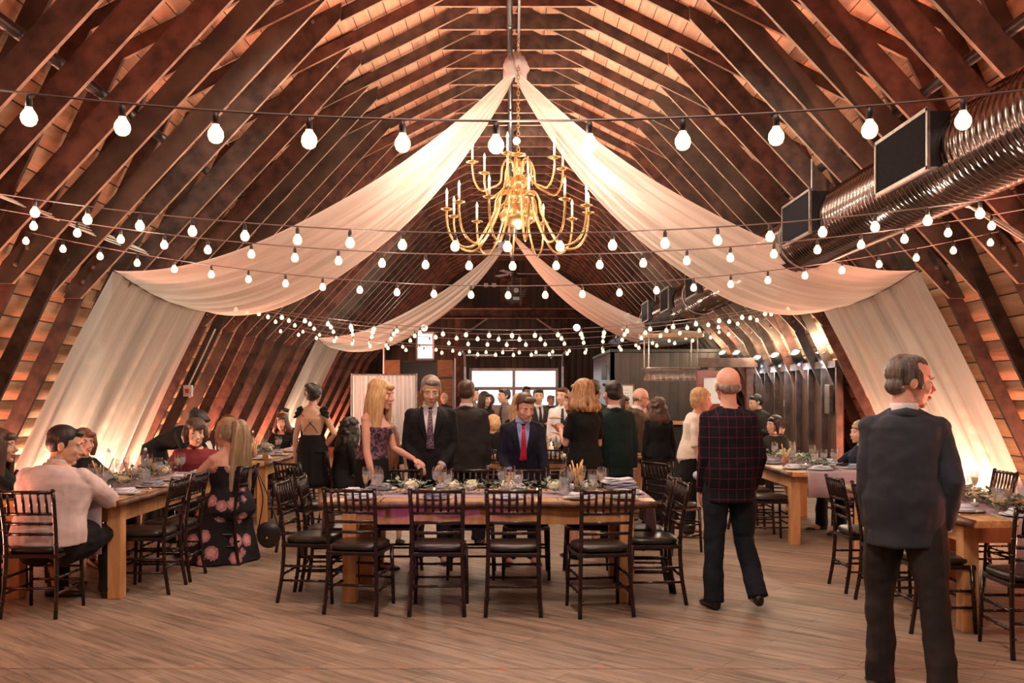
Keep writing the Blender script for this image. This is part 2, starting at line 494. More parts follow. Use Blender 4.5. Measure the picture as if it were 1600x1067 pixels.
def slab(name, a, b, sx, mat, th=0.06, y0=Y0, y1=YF):
    m = MB()
    (a2, b2) = off(a, b, th)
    L = math.hypot(b[0]-a[0], b[1]-a[1])
    p = [(sx*a[0], y0, a[1]), (sx*a[0], y1, a[1]), (sx*b[0], y1, b[1]), (sx*b[0], y0, b[1])]
    q = [(sx*a2[0], y0, a2[1]), (sx*a2[0], y1, a2[1]), (sx*b2[0], y1, b2[1]), (sx*b2[0], y0, b2[1])]
    uv = [[(y0, 0), (y1, 0), (y1, L), (y0, L)]]
    fc = [(0, 1, 2, 3)]
    if sx > 0: fc = [(3, 2, 1, 0)]; uv = [uv[0][::-1]]
    m.add(p, fc, 0, uv)
    m.add(p+q, [(4, 5, 6, 7), (0, 4, 5, 1), (1, 5, 6, 2), (2, 6, 7, 3), (3, 7, 4, 0)], 0)
    return struct(obj(name, m, mat))
slab('wall_left', FOOTO, GAMO, -1, 'wall_boards')
slab('wall_right', FOOTO, GAMO, 1, 'wall_boards')
cm = MB()
for sx in (-1, 1):
    L = math.hypot(GAMO[0], RIDGEO[1]-GAMO[1])
    A = [(sx*GAMO[0], Y0, GAMO[1]), (sx*GAMO[0], YF, GAMO[1]), (0, YF, RIDGEO[1]), (0, Y0, RIDGEO[1])]
    uv = [(Y0, 0), (YF, 0), (YF, L), (Y0, L)]
    cm.add(A, [(0, 1, 2, 3)], 0, [uv])
    B = [(x, y, z+0.07) for x, y, z in A]
    cm.add(A+B, [(4, 5, 6, 7), (0, 1, 5, 4)], 0)
struct(obj('ceiling', cm, 'roof_boards'))
fm = MB().box((0, (Y0+YF)/2, -0.05), (FOOTO[0]*2+0.3, YF-Y0, 0.1))
struct(obj('floor', fm, 'floor_planks'))

def gable(name, y, holes, mat, th=0.12):
    # board wall with rectangular openings, made of rectangular cells clipped to the roof line
    m = MB()
    def xmax(z):
        if z < GAMO[1]: return lerp(FOOTO[0], GAMO[0], z/GAMO[1])
        return lerp(GAMO[0], 0, (z-GAMO[1])/(RIDGEO[1]-GAMO[1]))
    zs = sorted(set([0, GAMO[1], RIDGEO[1]]+[h[2] for h in holes]+[h[3] for h in holes]))
    for z0, z1 in zip(zs, zs[1:]):
        xs = sorted(set([h[0] for h in holes]+[h[1] for h in holes]))
        hs = [h for h in holes if h[2] <= z0+1e-6 and h[3] >= z1-1e-6]
        cuts = []
        x = None
        edges = [(-xmax(z0), -xmax(z1))]
        for h in sorted(hs):
            edges += [(h[0], h[0]), (h[1], h[1])]
        edges.append((xmax(z0), xmax(z1)))
        for k in range(0, len(edges), 2):
            (a0, a1), (b0, b1) = edges[k], edges[k+1]
            vs = [(a0, y, z0), (b0, y, z0), (b1, y, z1), (a1, y, z1)]
            uv = [(v[2], v[0]) for v in vs]
            m.add(vs, [(0, 1, 2, 3)], 0, [uv])
            m.add(vs+[(v[0], y+th, v[2]) for v in vs], [(7, 6, 5, 4), (0, 4, 5, 1), (1, 5, 6, 2), (2, 6, 7, 3), (3, 7, 4, 0)], 0)
    return struct(obj(name, m, mat))
DOOR = (-1.32, 1.43, 0.0, 2.37)
WIN = (-2.97, -2.40, 2.62, 3.48)
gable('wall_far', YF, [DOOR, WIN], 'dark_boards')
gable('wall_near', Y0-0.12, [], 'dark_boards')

# overhead door with two columns of panes
dr = struct(thing('door_1', 'white sectional overhead door with large panes in the far wall', 'door', (0, YF+0.06, 0)))
m = MB()
x0, x1, zt = DOOR[0], DOOR[1], DOOR[3]
xm = (x0+x1)/2
for x in (x0+0.04, xm, x1-0.04): m.box((x, 0, zt/2), (0.09, 0.06, zt))
for z in (0.05, 0.62, 1.18, 1.74, 2.33): m.box((xm, 0, z), (x1-x0, 0.05, 0.10))
obj('door_frame', m, 'white_paint', dr)
m = MB()
for z0, z1 in ((0.1, 0.57), (0.67, 1.13), (1.23, 1.69), (1.79, 2.28)):
    for a, b in ((x0+0.08, xm-0.045), (xm+0.045, x1-0.08)):
        m.box(((a+b)/2, 0.0, (z0+z1)/2), (b-a, 0.008, z1-z0))
obj('pane', m, 'window_glass', dr)
wn = struct(thing('window_1', 'small bright upright window high in the far wall', 'window', (0, YF+0.06, 0)))
m = MB()
x0, x1, z0, z1 = WIN
for x in (x0+0.03, x1-0.03): m.box((x, 0, (z0+z1)/2), (0.06, 0.06, z1-z0))
for z in (z0+0.03, (z0+z1)/2+0.03, z1-0.03): m.box(((x0+x1)/2, 0, z), (x1-x0, 0.05, 0.05))
obj('window_frame', m, 'white_paint', wn)
obj('pane', MB().box(((x0+x1)/2, 0, (z0+z1)/2), (x1-x0, 0.008, z1-z0)), 'window_glass', wn)
# pale ground and haze-free yard outside the door
struct(obj('yard_ground', MB().box((0, 45, -0.2), (60, 30, 0.1)), 'white_paint'))

# far wall framing
tb = thing('tie_beam', 'heavy dark tie beam with pale upper edge across the far gable', 'beam', (0, 0, 0))
obj('beam', MB().box((0, 28.2, 4.0), (7.2, 0.18, 0.26)), 'truss_timber', tb)
obj('pale_batten', MB().box((0, 28.08, 4.15), (7.2, 0.06, 0.03)), 'pale_timber', tb)
obj('pale_batten', MB().box((0, 28.08, 3.86), (7.2, 0.06, 0.02)), 'pale_timber', tb)
for i, x in enumerate((-1.65, 1.62)):
    o = obj('gable_post', MB().box((x, 28.3, 1.95), (0.14, 0.16, 3.85)), 'truss_timber')
    tag(o, 'dark timber post standing %s of the bright overhead door' % ('left', 'right')[i], 'post')
for i, (a, b) in enumerate((((-1.55, 28.05, 3.3), (-0.75, 28.05, 3.85)), ((1.55, 28.05, 3.3), (0.75, 28.05, 3.85)))):
    o = obj('diagonal_brace', MB().tube([a, b], 0.03, 6), 'grey_metal')
    tag(o, 'slim pale metal brace slanting up to the tie beam on the %s' % ('left', 'right')[i], 'brace')
for i, x in enumerate((-1.42, 1.53)):
    t = thing('door_track', 'galvanised door track bending back from the %s jamb' % ('left', 'right')[i], 'door track', (x, 28.05, 0))
    obj('vertical_rail', MB().box((0, 0, 1.2), (0.07, 0.06, 2.4)), 'grey_metal', t)
    obj('curved_rail', MB().tube([(0, 0, 2.4), (0, -0.08, 2.62), (0, -0.35, 2.76), (0, -1.6, 2.78)], 0.035, 6), 'grey_metal', t)
    obj('cross_rail', MB().box((0.45 if i == 0 else -0.45, -0.1, 2.74), (0.9, 0.05, 0.05)), 'grey_metal', t)
t = thing('spring_shaft', 'dark torsion spring shaft above the overhead door', 'door spring', (0, 28.50, 2.72))
obj('shaft', MB().tube([(-1.2, 0, 0), (1.3, 0, 0)], 0.02, 6).box((-1.1, 0.05, 0), (0.05, 0.12, 0.12)).box((1.2, 0.05, 0), (0.05, 0.12, 0.12)), 'grey_metal', t)
sp = MB()
for k in range(60):
    sp.tube([(-0.7+k*0.022, 0, 0.05), (-0.69+k*0.022, 0, -0.05)], 0.008, 4)
obj('spring', sp, 'black_metal', t)
# exhaust fan
t = thing('exhaust_fan', 'square wooden framed exhaust fan in the far gable', 'fan', (0.05, 28.585, 4.72))
m = MB()
R_ = 0.36
for k in range(24):
    a0, a1 = 2*PI*k/24, 2*PI*(k+1)/24
    def sq(a):
        c, s_ = math.cos(a), math.sin(a); q = 0.43/max(abs(c), abs(s_)); return (c*q, s_*q)
    o0, o1 = sq(a0), sq(a1)
    m.hexa([(R_*math.cos(a0), -0.06, R_*math.sin(a0)), (o0[0], -0.06, o0[1]), (o0[0], 0, o0[1]), (R_*math.cos(a0), 0, R_*math.sin(a0)),
            (R_*math.cos(a1), -0.06, R_*math.sin(a1)), (o1[0], -0.06, o1[1]), (o1[0], 0, o1[1]), (R_*math.cos(a1), 0, R_*math.sin(a1))])
obj('fan_frame', m, 'truss_timber_red', t)
obj('louvre_backing', MB().box((0, 0.02, 0), (0.8, 0.02, 0.8)), 'black_cabinet', t)
m = MB()
for z in [(-0.30+0.075*k) for k in range(9)]: m.box((0, -0.01, z), (0.72, 0.03, 0.012))
obj('louvre', m, 'bolt_metal', t)
obj('upright', MB().box((-0.05, -0.08, 0), (0.025, 0.02, 0.84)).box((0.22, -0.08, 0), (0.03, 0.02, 0.84)), 'pale_timber', t)
obj('motor', MB().tube([(0.08, -0.12, 0.03), (0.08, 0.0, 0.03)], 0.08, 12).box((0.08, -0.08, -0.22), (0.2, 0.08, 0.1)), 'grey_metal', t)
m = MB()
for k in range(4):
    a = k*PI/2+0.5
    m.add([(0.08*math.cos(a)+0.08, -0.05, 0.08*math.sin(a)), (0.33*math.cos(a-0.25), -0.08, 0.33*math.sin(a-0.25)), (0.33*math.cos(a+0.25), -0.03, 0.33*math.sin(a+0.25))], [(0, 1, 2), (2, 1, 0)])
obj('fan_blade', m, 'bolt_metal', t)
for x in (-0.80, -0.55):
    o = obj('junction_box', MB().box((x, 28.555, 4.92), (0.13, 0.1, 0.12)), 'white_paint', bevel=0.01)
    tag(o, 'small grey junction box on the gable, %s of the pair beside the exhaust fan' % ('outer' if x < -0.7 else 'inner'), 'electrical box')

struct(obj('trim_1', MB().box((0, 5.33, 0.0005), (10.4, 0.008, 0.001)), 'table_bark_edge'))
# ------------------------------------------------------------------ roof trusses
def seg_poly(a, b, d, ext0=0.0, ext1=0.0):
    L = math.hypot(b[0]-a[0], b[1]-a[1]); ux, uz = (b[0]-a[0])/L, (b[1]-a[1])/L
    a = (a[0]-ux*ext0, a[1]-uz*ext0); b = (b[0]+ux*ext1, b[1]+uz*ext1)
    a2, b2 = off(a, b, d)
    return [a, b, b2, a2]
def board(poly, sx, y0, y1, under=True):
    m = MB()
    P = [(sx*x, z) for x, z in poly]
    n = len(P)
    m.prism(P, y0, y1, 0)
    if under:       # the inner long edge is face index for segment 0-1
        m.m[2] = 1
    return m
TRUSS = []
def make_truss(kind, mats):
    t = thing('roof_truss', 'x', 'roof truss', (0.03, 0, 0), 0, 'timber roof trusses of the barn')
    for sx in (-1, 1):
        obj('lower_rafter', board(seg_poly(FOOT, GAM, RD-0.01, 0, 0.06), sx, -0.019, 0.019, False), [mats[0], 'pale_timber'], t)
        obj('upper_rafter', board(seg_poly(GAM, RIDGE, RU-0.01, 0.0, -0.01), sx, -0.019, 0.019), [mats[1], 'pale_timber'], t)
        s_ = -1 if kind == 0 else 1
        pl = seg_poly((KNEE[0], KNEE[1]), (UKNEE[0], UKNEE[1]), 0.18, 0.0, 0.0)
        # shaped ends: clipped back along the rafters
        a, b, b2, a2 = pl
        poly = [a, b, (b2[0]-0.14, b2[1]+0.04), (b2[0]+0.12, b2[1]-0.07), (a2[0]-0.05, a2[1]+0.06), (a2[0]+0.03, a2[1]-0.12)]
        obj('knee_brace', board(poly, sx, s_*0.040-0.019, s_*0.040+0.019), [mats[2], 'pale_timber'], t)
        for (px, pz) in ((4.17, 2.66), (4.07, 2.80), (1.95, 5.17)):
            bm_ = MB().lathe([(0.0, -0.004), (0.021, 0), (0.018, 0.012), (0.0, 0.016)], (sx*px, s_*0.040-0.019, pz), 8, True, 0, Matrix.Rotation(PI/2, 3, 'X'))
            obj('bolt', bm_, 'bolt_metal', t)
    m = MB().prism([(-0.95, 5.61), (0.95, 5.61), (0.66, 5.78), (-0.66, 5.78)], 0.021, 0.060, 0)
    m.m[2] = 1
    obj('collar_tie', m, [mats[1], 'pale_timber'], t)
    return t
T = ('truss_timber', 'truss_timber_red', 'truss_timber_grey')
protos = {}
NT = list(range(-9, 32))
near = [k for k in NT if 9.02+0.61*k < 10.3]
for k in NT:
    D = 9.02+0.61*k
    kd = k % 2
    key = (kd, k % 3)
    if D < 10.3:
        r = len(near)-near.index(k)
        lab = 'dark bolted timber roof truss, %s one counting towards the viewer from the brass chandelier' % ORD[r]
    else:
        lab = 'dark bolted timber roof truss, %s one beyond the brass chandelier' % ORD[k-near[-1]]
    if key not in protos:
        c = k % 3
        t = make_truss(kd, (T[(c+kd) % 3], T[c % 2], T[(c*2+kd) % 3]))
        protos[key] = t
        t['label'] = lab
    else:
        t = dup(protos[key], label=lab)
    t.location = (0.03, D, 0)
    TRUSS.append(t)

# black sprinkler pipes and the ridge conduit
for sx in (-1, 1):
    m = MB().tube([(sx*3.22, Y0+0.1, 3.93), (sx*3.22, 28.4, 3.93)], 0.045, 10)
    for y in range(2, 28, 3):
        m.tube([(sx*3.22, y-0.08, 3.93), (sx*3.22, y+0.08, 3.93)], 0.062, 10)
    tag(obj('sprinkler_pipe', m, 'black_metal', smooth=True), 'black pipe running the length of the %s roof slope' % ('left' if sx < 0 else 'right'), 'pipe')
m = MB().tube([(-0.025, Y0+0.1, 5.57), (-0.025, 28.4, 5.57)], 0.032, 10)
for y in range(1, 28, 3): m.tube([(-0.025, y-0.04, 5.57), (-0.025, y+0.04, 5.57)], 0.042, 10)
tag(obj('ridge_pipe', m, 'black_metal', smooth=True), 'dark pipe hung along the ridge beneath the collar ties', 'pipe')
tag(obj('ridge_conduit', MB().tube([(0.075, Y0+0.1, 5.585), (0.075, 10.9, 5.585)], 0.014, 8), 'grey_metal', smooth=True), 'slim bright conduit beside the dark ridge pipe above the draped knot', 'conduit')
# ------------------------------------------------------------------ chandelier
def catmull(pts, n=6):
    P = [V3(p) for p in pts]; P = [P[0]*2-P[1]]+P+[P[-1]*2-P[-2]]
    out = []
    for i in range(1, len(P)-2):
        for k in range(n):
            t = k/n
            out.append(0.5*((2*P[i])+(P[i+1]-P[i-1])*t+(2*P[i-1]-5*P[i]+4*P[i+1]-P[i+2])*t*t+(-P[i-1]+3*P[i]-3*P[i+1]+P[i+2])*t**3))
    out.append(P[-2]); return out
CH = (0.07, 10.4, 0)
ch = thing('chandelier', 'large brass candle chandelier hanging under the draped white knot', 'chandelier', CH)
CZ = 3.15
prof = [(0.0, 0.0), (0.025, 0.005), (0.04, 0.03), (0.09, 0.06), (0.155, 0.13), (0.17, 0.22), (0.13, 0.31), (0.07, 0.36), (0.055, 0.40), (0.10, 0.44), (0.085, 0.50), (0.045, 0.55), (0.05, 0.60), (0.095, 0.65), (0.08, 0.72), (0.04, 0.78), (0.035, 0.84), (0.06, 0.88), (0.03, 0.95), (0.022, 1.05), (0.0, 1.06)]
obj('central_body', MB().lathe([(r*1.28, CZ+0.27+z*0.75) for r, z in prof], n=20), 'brass', ch, True)
obj('canopy_dish', MB().lathe([(0.0, CZ+1.09), (0.085, CZ+1.10), (0.09, CZ+1.115), (0.02, CZ+1.13), (0.0, CZ+1.13)], n=16), 'brass', ch, True)
m = MB()
z = CZ+1.12; k = 0
while z < 5.62:
    pts = []
    for q in range(9):
        a = 2*PI*q/8
        u, v = 0.016*math.cos(a), 0.03*math.sin(a)
        pts.append((u, 0, z+v) if k % 2 else (0, u, z+v))
    m.tube(pts, 0.005, 5, False)
    z += 0.045; k += 1
obj('hanging_chain', m, 'brass', ch, True)
flame_pos = []
def arm(ang, Rr, z_root, z_low, z_tip, rr, scale=1.0):
    c, s_ = math.cos(ang), math.sin(ang)
    prof2 = [(0.05, z_root-0.05), (0.10*scale, z_root+0.05), (0.19*scale, z_root+0.06), (0.25*scale, z_root-0.04), (0.28*scale, z_root-0.2), (lerp(0.3*scale, Rr, 0.35), z_low+0.03), (lerp(0.3*scale, Rr, 0.68), z_low), (Rr*0.95, lerp(z_low, z_tip, 0.3)), (Rr, lerp(z_low, z_tip, 0.75)), (Rr, z_tip)]
    pts = catmull([(r*c, r*s_, z) for r, z in prof2], 4)
    a = obj('arm', MB().tube(pts, rr, 7), 'brass', ch, True)
    obj('drip_pan', MB().lathe([(0.0, z_tip-0.015), (0.03, z_tip-0.01), (0.068, z_tip+0.006), (0.07, z_tip+0.012), (0.02, z_tip+0.008), (0.018, z_tip+0.03), (0.0, z_tip+0.03)], (Rr*c, Rr*s_, 0), 14), 'brass', a, True)
    obj('candle', MB().tube([(Rr*c, Rr*s_, z_tip+0.025), (Rr*c, Rr*s_, z_tip+0.165)], 0.013, 8), 'candle_white', a, True)
    obj('flame_bulb', MB().lathe([(0.004, 0.0), (0.013, 0.015), (0.014, 0.03), (0.007, 0.055), (0.001, 0.075)], (Rr*c, Rr*s_, z_tip+0.165), 8), 'flame_glow', a, True)
    flame_pos.append((CH[0]+Rr*c, CH[1]+Rr*s_, z_tip+0.19))
for k in range(12):
    a = 2*PI*k/12+0.13
    arm(a, 0.80, CZ+0.62, CZ+0.07, CZ+0.47, 0.014)
for k in range(6):
    a = 2*PI*k/6+0.30
    arm(a, 0.53, CZ+0.98, CZ+0.68, CZ+0.98, 0.013, 0.75)
# small scrolls around the body
for k in range(10):
    a = 2*PI*k/10
    for z0, r0 in ((CZ+0.50, 0.14), (CZ+0.76, 0.11)):
        pts = [((r0+0.05*math.cos(t*5))*math.cos(a), (r0+0.05*math.cos(t*5))*math.sin(a), z0+0.11*t+0.05*math.sin(t*5)) for t in [q/8 for q in range(9)]]
        obj('scroll', MB().tube(pts, 0.007, 5), 'brass', ch, True)
for k in range(5):
    a = 2*PI*k/5
    light('POINT', (CH[0]+0.95*math.cos(a), CH[1]+0.95*math.sin(a), CZ+0.95), 72, WARM, 0.05, name='chandelier_light')
light('POINT', (CH[0], CH[1], CZ-0.02), 60, WARM, 0.08, name='chandelier_light')

# ------------------------------------------------------------------ sheer drapes
def drape(name, label, apex, near_c, far_c, foot_near, foot_far, sx, sag=0.9, seed=0, edge_sag=0.09):
    # apex: gathered point; near_c/far_c: corners at the wall; then falls down to the foot line
    A, N, F = V3(apex), V3(near_c), V3(far_c)
    t = thing(name, label, 'drape', (0, 0, 0))
    rnd = random.Random(seed)
    ph = [rnd.uniform(0, 6) for _ in range(8)]
    def folds(v, amp):
        return amp*(math.sin(v*31+ph[0])+0.7*math.sin(v*53+ph[1])+0.6*math.sin(v*83+ph[2]))
    def swag(u, v):
        # u 0 at the knot, 1 at the wall ; v across the cloth
        E = N.lerp(F, v)
        wv = (v-0.5)
        spread = u**0.62
        base = A.lerp(E, u)
        if True:
            mid = A.lerp((N+F)/2, u)
            base = mid+(E-(N+F)/2)*(lerp(0.05, 1, spread))
        s_ = sag*(1-abs(2*u-1)**2.4)*(lerp(0.66, 0.98, v)+0.12*math.sin(PI*v))
        if s_ < 0: s_ = 0
        # free edges sag more in the middle of the cloth
        z = base.z-s_-edge_sag*math.sin(PI*v)*(u**3)
        y = base.y
        f = folds(v, 0.035)*(1-u)**0.35*(0.35+0.65*min(1, u*4)) if u < 1 else 0
        return V3((base.x, y+f*0.5, z+f*0.8))
    m = MB().grid(swag, 48, 90, uvfn=lambda u, v: (v, u))
    obj('swag', m, 'sheer_fabric', t, True)
    N2, F2 = V3(foot_near), V3(foot_far)
    def fall(u, v):
        a = swag(1.0, v); b = N2.lerp(F2, v)
        p = a.lerp(b, u)
        f = folds(v*0.8, 0.022)*(0.3+u)
        n = V3((sx*-0.9, 0, -0.4)).normalized()
        sagin = 0.10*math.sin(PI*u)
        return p+n*(f-sagin*0.5)
    obj('wall_fall', MB().grid(fall, 40, 90, uvfn=lambda u, v: (v, u)), 'sheer_fabric', t, True)
    obj('hem_cord', MB().tube([swag(1.0, k/20)+V3((0, 0, 0.004)) for k in range(21)], 0.012, 6), 'cable_dark', t, True)
    return t
K1 = (0.03, 10.55, 5.22)
drape('sheer_drape', 'wide white sheer drape swagged to the left wall beside the brass chandelier', K1, (-3.95, 9.2, 2.80), (-4.02, 12.2, 2.68), (-5.12, 9.0, 0.12), (-5.14, 12.1, 0.12), -1, 0.80, 1)
drape('sheer_drape', 'wide white sheer drape swagged to the right wall under the silver duct', K1, (4.0, 9.16, 2.80), (4.02, 12.05, 2.68), (5.12, 8.9, 0.12), (5.14, 12.0, 0.12), 1, 0.80, 2)
K2 = (0.0, 20.6, 5.12)
drape('sheer_drape', 'farther white sheer drape swagged to the left wall beyond the chandelier', K2, (-4.0, 19.0, 2.72), (-4.02, 21.7, 2.66), (-5.12, 18.9, 0.12), (-5.14, 21.6, 0.12), -1, 0.80, 3)
drape('sheer_drape', 'farther white sheer drape swagged towards the right behind the duct', K2, (4.0, 19.0, 2.85), (4.02, 21.7, 2.8), (4.9, 19.0, 1.4), (4.9, 21.6, 1.4), 1, 0.80, 4)
def knot(name, label, c, r):
    t = thing(name, label, 'fabric knot', c)
    m = MB()
    rnd = random.Random(5)
    for k in range(14):
        a = rnd.uniform(0, 2*PI); q = rnd.uniform(0.3, 1)
        m.tube([(r*0.5*math.cos(a), r*0.5*math.sin(a), r*(1.2*q)), (r*0.9*q*math.cos(a+0.4), r*0.9*q*math.sin(a+0.4), r*0.3), (r*0.7*math.cos(a+1.2), r*0.7*math.sin(a+1.2), -r*0.8*q)], [r*0.14, r*0.34, r*0.12], 7)
    obj('gathered_cloth', m, 'curtain_fabric', t, True)
    obj('tie_cord', MB().tube([(0, 0, r*0.8), (0.02, 0, 5.58-c[2])], 0.012, 6), 'cable_dark', t)
knot('drape_knot', 'bunched white knot gathering the near drapes at the ridge', (0.03, 10.55, 5.24), 0.165)
knot('drape_knot', 'bunched white knot gathering the farther drapes at the ridge', (0.0, 20.6, 5.15), 0.13)

mat_noise('string_cable', (0.16, 0.11, 0.10), (0.22, 0.16, 0.15), 5, rough=0.5, bumps=0)
# ------------------------------------------------------------------ string lights
BULB = MB().lathe([(0.0, -0.062), (0.012, -0.060), (0.021, -0.053), (0.0265, -0.038), (0.025, -0.024), (0.018, -0.012), (0.012, -0.004), (0.012, 0.0), (0.0, 0.0)], n=12).mesh('bulb', 'bulb_glow', True)
SOCK = MB().lathe([(0.0, -0.004), (0.0115, -0.004), (0.0115, 0.026), (0.007, 0.040), (0.0, 0.040)], n=8).mesh('socket', 'cable_dark', True)
def string_lights(D, z0, c, label, x_max=4.0, x_min=-4.0, sp=0.305, ph=0.0, tilt=0.0, lights=7, E=7, skew=0.0):
    t = thing('string_lights', label, 'string lights', (0, 0, 0), 0, 'strings of round bulbs across the barn')
    f = lambda x: z0+c*x*x+tilt*x
    xs = [x_min+(x_max-x_min)*k/40 for k in range(41)]
    obj('cable', MB().tube([(x, D+skew*x, f(x)+0.045) for x in xs], 0.0042, 5), 'string_cable', t)
    n0 = math.ceil((x_min-ph)/sp); n1 = math.floor((x_max-ph)/sp)
    for n in range(n0, n1+1):
        x = ph+n*sp
        b = obj('bulb', BULB, None, t, loc=(x, D+skew*x, f(x)))
        obj('socket', SOCK, None, b)
    for k in range(lights):
        x = lerp(x_min+0.5, x_max-0.5, (k+0.5)/lights)
        light('POINT', (x, D+skew*x+0.02, f(x)-0.09), E, WARM, 0.03, name='string_light')
def px(x, D): return (x-800)*D/FPX
string_lights(3.03, CAMZ+0.845, 0.036, 'nearest string of large bright bulbs crossing below the roof', 3.4, -3.4, ph=px(775, 3.03), lights=3, E=12)
string_lights(5.39, CAMZ+0.885, 0.026, 'string of bulbs passing just below the chandelier, second from the viewer', 4.0, -4.0, ph=px(793, 5.39), lights=4, E=6)
string_lights(6.50, CAMZ+0.925, 0.025, 'third string of bulbs from the viewer, above the dining table', ph=px(801, 6.5), lights=4, E=6)
string_lights(7.63, CAMZ+0.84, 0.028, 'fourth string of bulbs from the viewer, lowest over the dining table', ph=px(794, 7.63), lights=4, E=6)
for i, (D, z, nm) in enumerate(((12.3, 0.80, 'nearest'), (13.5, 0.82, 'second'), (14.7, 0.805, 'third'), (15.8, 0.69, 'fourth, low'), (17.0, 0.785, 'farthest'))):
    string_lights(D, CAMZ+z, 0.026, '%s string of bulbs in the distant cluster beyond the white drapes' % nm, 3.95, -3.95, ph=0.11*i, lights=3, E=14)

# ------------------------------------------------------------------ spiral duct
du = thing('spiral_duct', 'big shiny spiral ventilation duct hung along the right roof slope', 'duct', (0, 0, 0))
X_, Z_, R_ = 3.05, CAMZ+1.59, 0.30
m = MB(); rs = []
y = 1.5
while y < 27.0:
    for dy, dr_ in ((0, 0.0), (0.012, 0.010), (0.024, 0.0)):
        rs.append([(X_+(R_+dr_)*math.cos(2*PI*k/40), y+dy+0.05*k/40, Z_+(R_+dr_)*math.sin(2*PI*k/40)) for k in range(40)])
    y += 0.075 if y < 14 else 0.15
m.rings(rs, True)
mat_noise('duct_metal', (0.20, 0.15, 0.14), (0.30, 0.24, 0.22), 2, rough=0.17, metal=1.0, bumps=0.05)
obj('duct_pipe', m, 'duct_metal', du, True)
for i, D0 in enumerate((3.5, 5.98, 8.34, 10.8, 13.5, 15.9, 18.3, 21.2, 23.7)):
    D1 = D0+0.85
    b = obj('diffuser_box', MB().box((2.86, (D0+D1)/2, CAMZ+1.645), (0.34, 0.83, 0.36)), 'black_metal', du)
    fr = MB()
    for z in (1.455, 1.835): fr.box((2.68, (D0+D1)/2, CAMZ+z), (0.02, 0.87, 0.025))
    for yy in (D0, D1): fr.box((2.68, yy, CAMZ+1.645), (0.02, 0.025, 0.40))
    obj('grille_frame', fr, 'bolt_metal', b)
    obj('grille', MB().box((2.684, (D0+D1)/2, CAMZ+1.645), (0.01, 0.83, 0.36)), 'filter_mesh', b)
for yy in (4.9, 9.5, 14.9, 19.9, 25.0):
    obj('hanger_rod', MB().tube([(X_+0.02, yy, Z_+0.29), (X_+0.02, yy, 3.98)], 0.009, 6), 'grey_metal', du)
    obj('hanger_band', MB().tube([(X_+(R_+0.014)*math.cos(2*PI*k/24), yy, Z_+(R_+0.014)*math.sin(2*PI*k/24)) for k in range(25)], 0.012, 5, False), 'bolt_metal', du)

# ceiling fans and bare lamps under the ridge
def ceiling_fan(x, D, z, lab, rot):
    t = thing('ceiling_fan', lab, 'ceiling fan', (x, D, 0), rot)
    obj('downrod', MB().tube([(0, 0, z), (0, 0, 5.6)], 0.014, 8), 'grey_metal', t)
    obj('motor_housing', MB().lathe([(0.0, z-0.10), (0.06, z-0.09), (0.11, z-0.03), (0.11, z+0.04), (0.05, z+0.09), (0.0, z+0.09)], n=16), 'black_metal', t, True)
    for k in range(3):
        a = 2*PI*k/3
        R = Matrix.Rotation(a, 3, 'Z')
        obj('blade', MB().box(R @ V3((0.42, 0, z)), (0.62, 0.13, 0.012), R @ Matrix.Rotation(0.2, 3, 'X')), 'grey_metal', t)
    return t
ceiling_fan(-0.06, 16.2, 4.12, 'ceiling fan with pale blades seen directly below the chandelier', 0.25)
ceiling_fan(0.02, 24.5, 4.75, 'farther ceiling fan in front of the gable exhaust fan', 2.2)
t = thing('pendant_lamp', 'bare bright lamp on the ridge pipe just above the chandelier', 'lamp', (0.07, 14.0, 0))
obj('lamp_holder', MB().lathe([(0.0, 5.44), (0.05, 5.45), (0.05, 5.53), (0.0, 5.56)]), 'black_metal', t, True)
obj('lamp_globe', MB().ell((0, 0, 5.39), 0.055), 'flood_glow', t, True)
light('POINT', (0.07, 14.0, 5.27), 40, WARM, 0.05)
for i, x in enumerate((663, 901)):
    D = 25.0
    X = px(x, D); z = CAMZ+103*D/FPX
    t = thing('flood_lamp', 'round glaring flood lamp on the far tie beam, %s one' % ('left', 'right')[i], 'lamp', (X, D, z))
    obj('lamp_housing', MB().lathe([(0.03, 0.10), (0.09, 0.03), (0.10, 0.0), (0.09, -0.01), (0.0, -0.01)], (0, 0, 0), 14, True, 0, Matrix.Rotation(-PI/2, 3, 'X')), 'black_metal', t, True)
    obj('lamp_face', MB().ell((0, -0.03, 0), (0.09, 0.03, 0.09)), 'flood_glow', t, True)
    obj('bracket', MB().tube([(0, 0.08, 0), (0, 0.08, 0.35), (0, 3.1, 0.65)], 0.015, 6), 'black_metal', t)
    light('SPOT', (X, D-0.12, z), 260, (1, 0.86, 0.68), 0.08, aim=(X*0.6, D-8, 1.0), angle=120, blend=0.8)

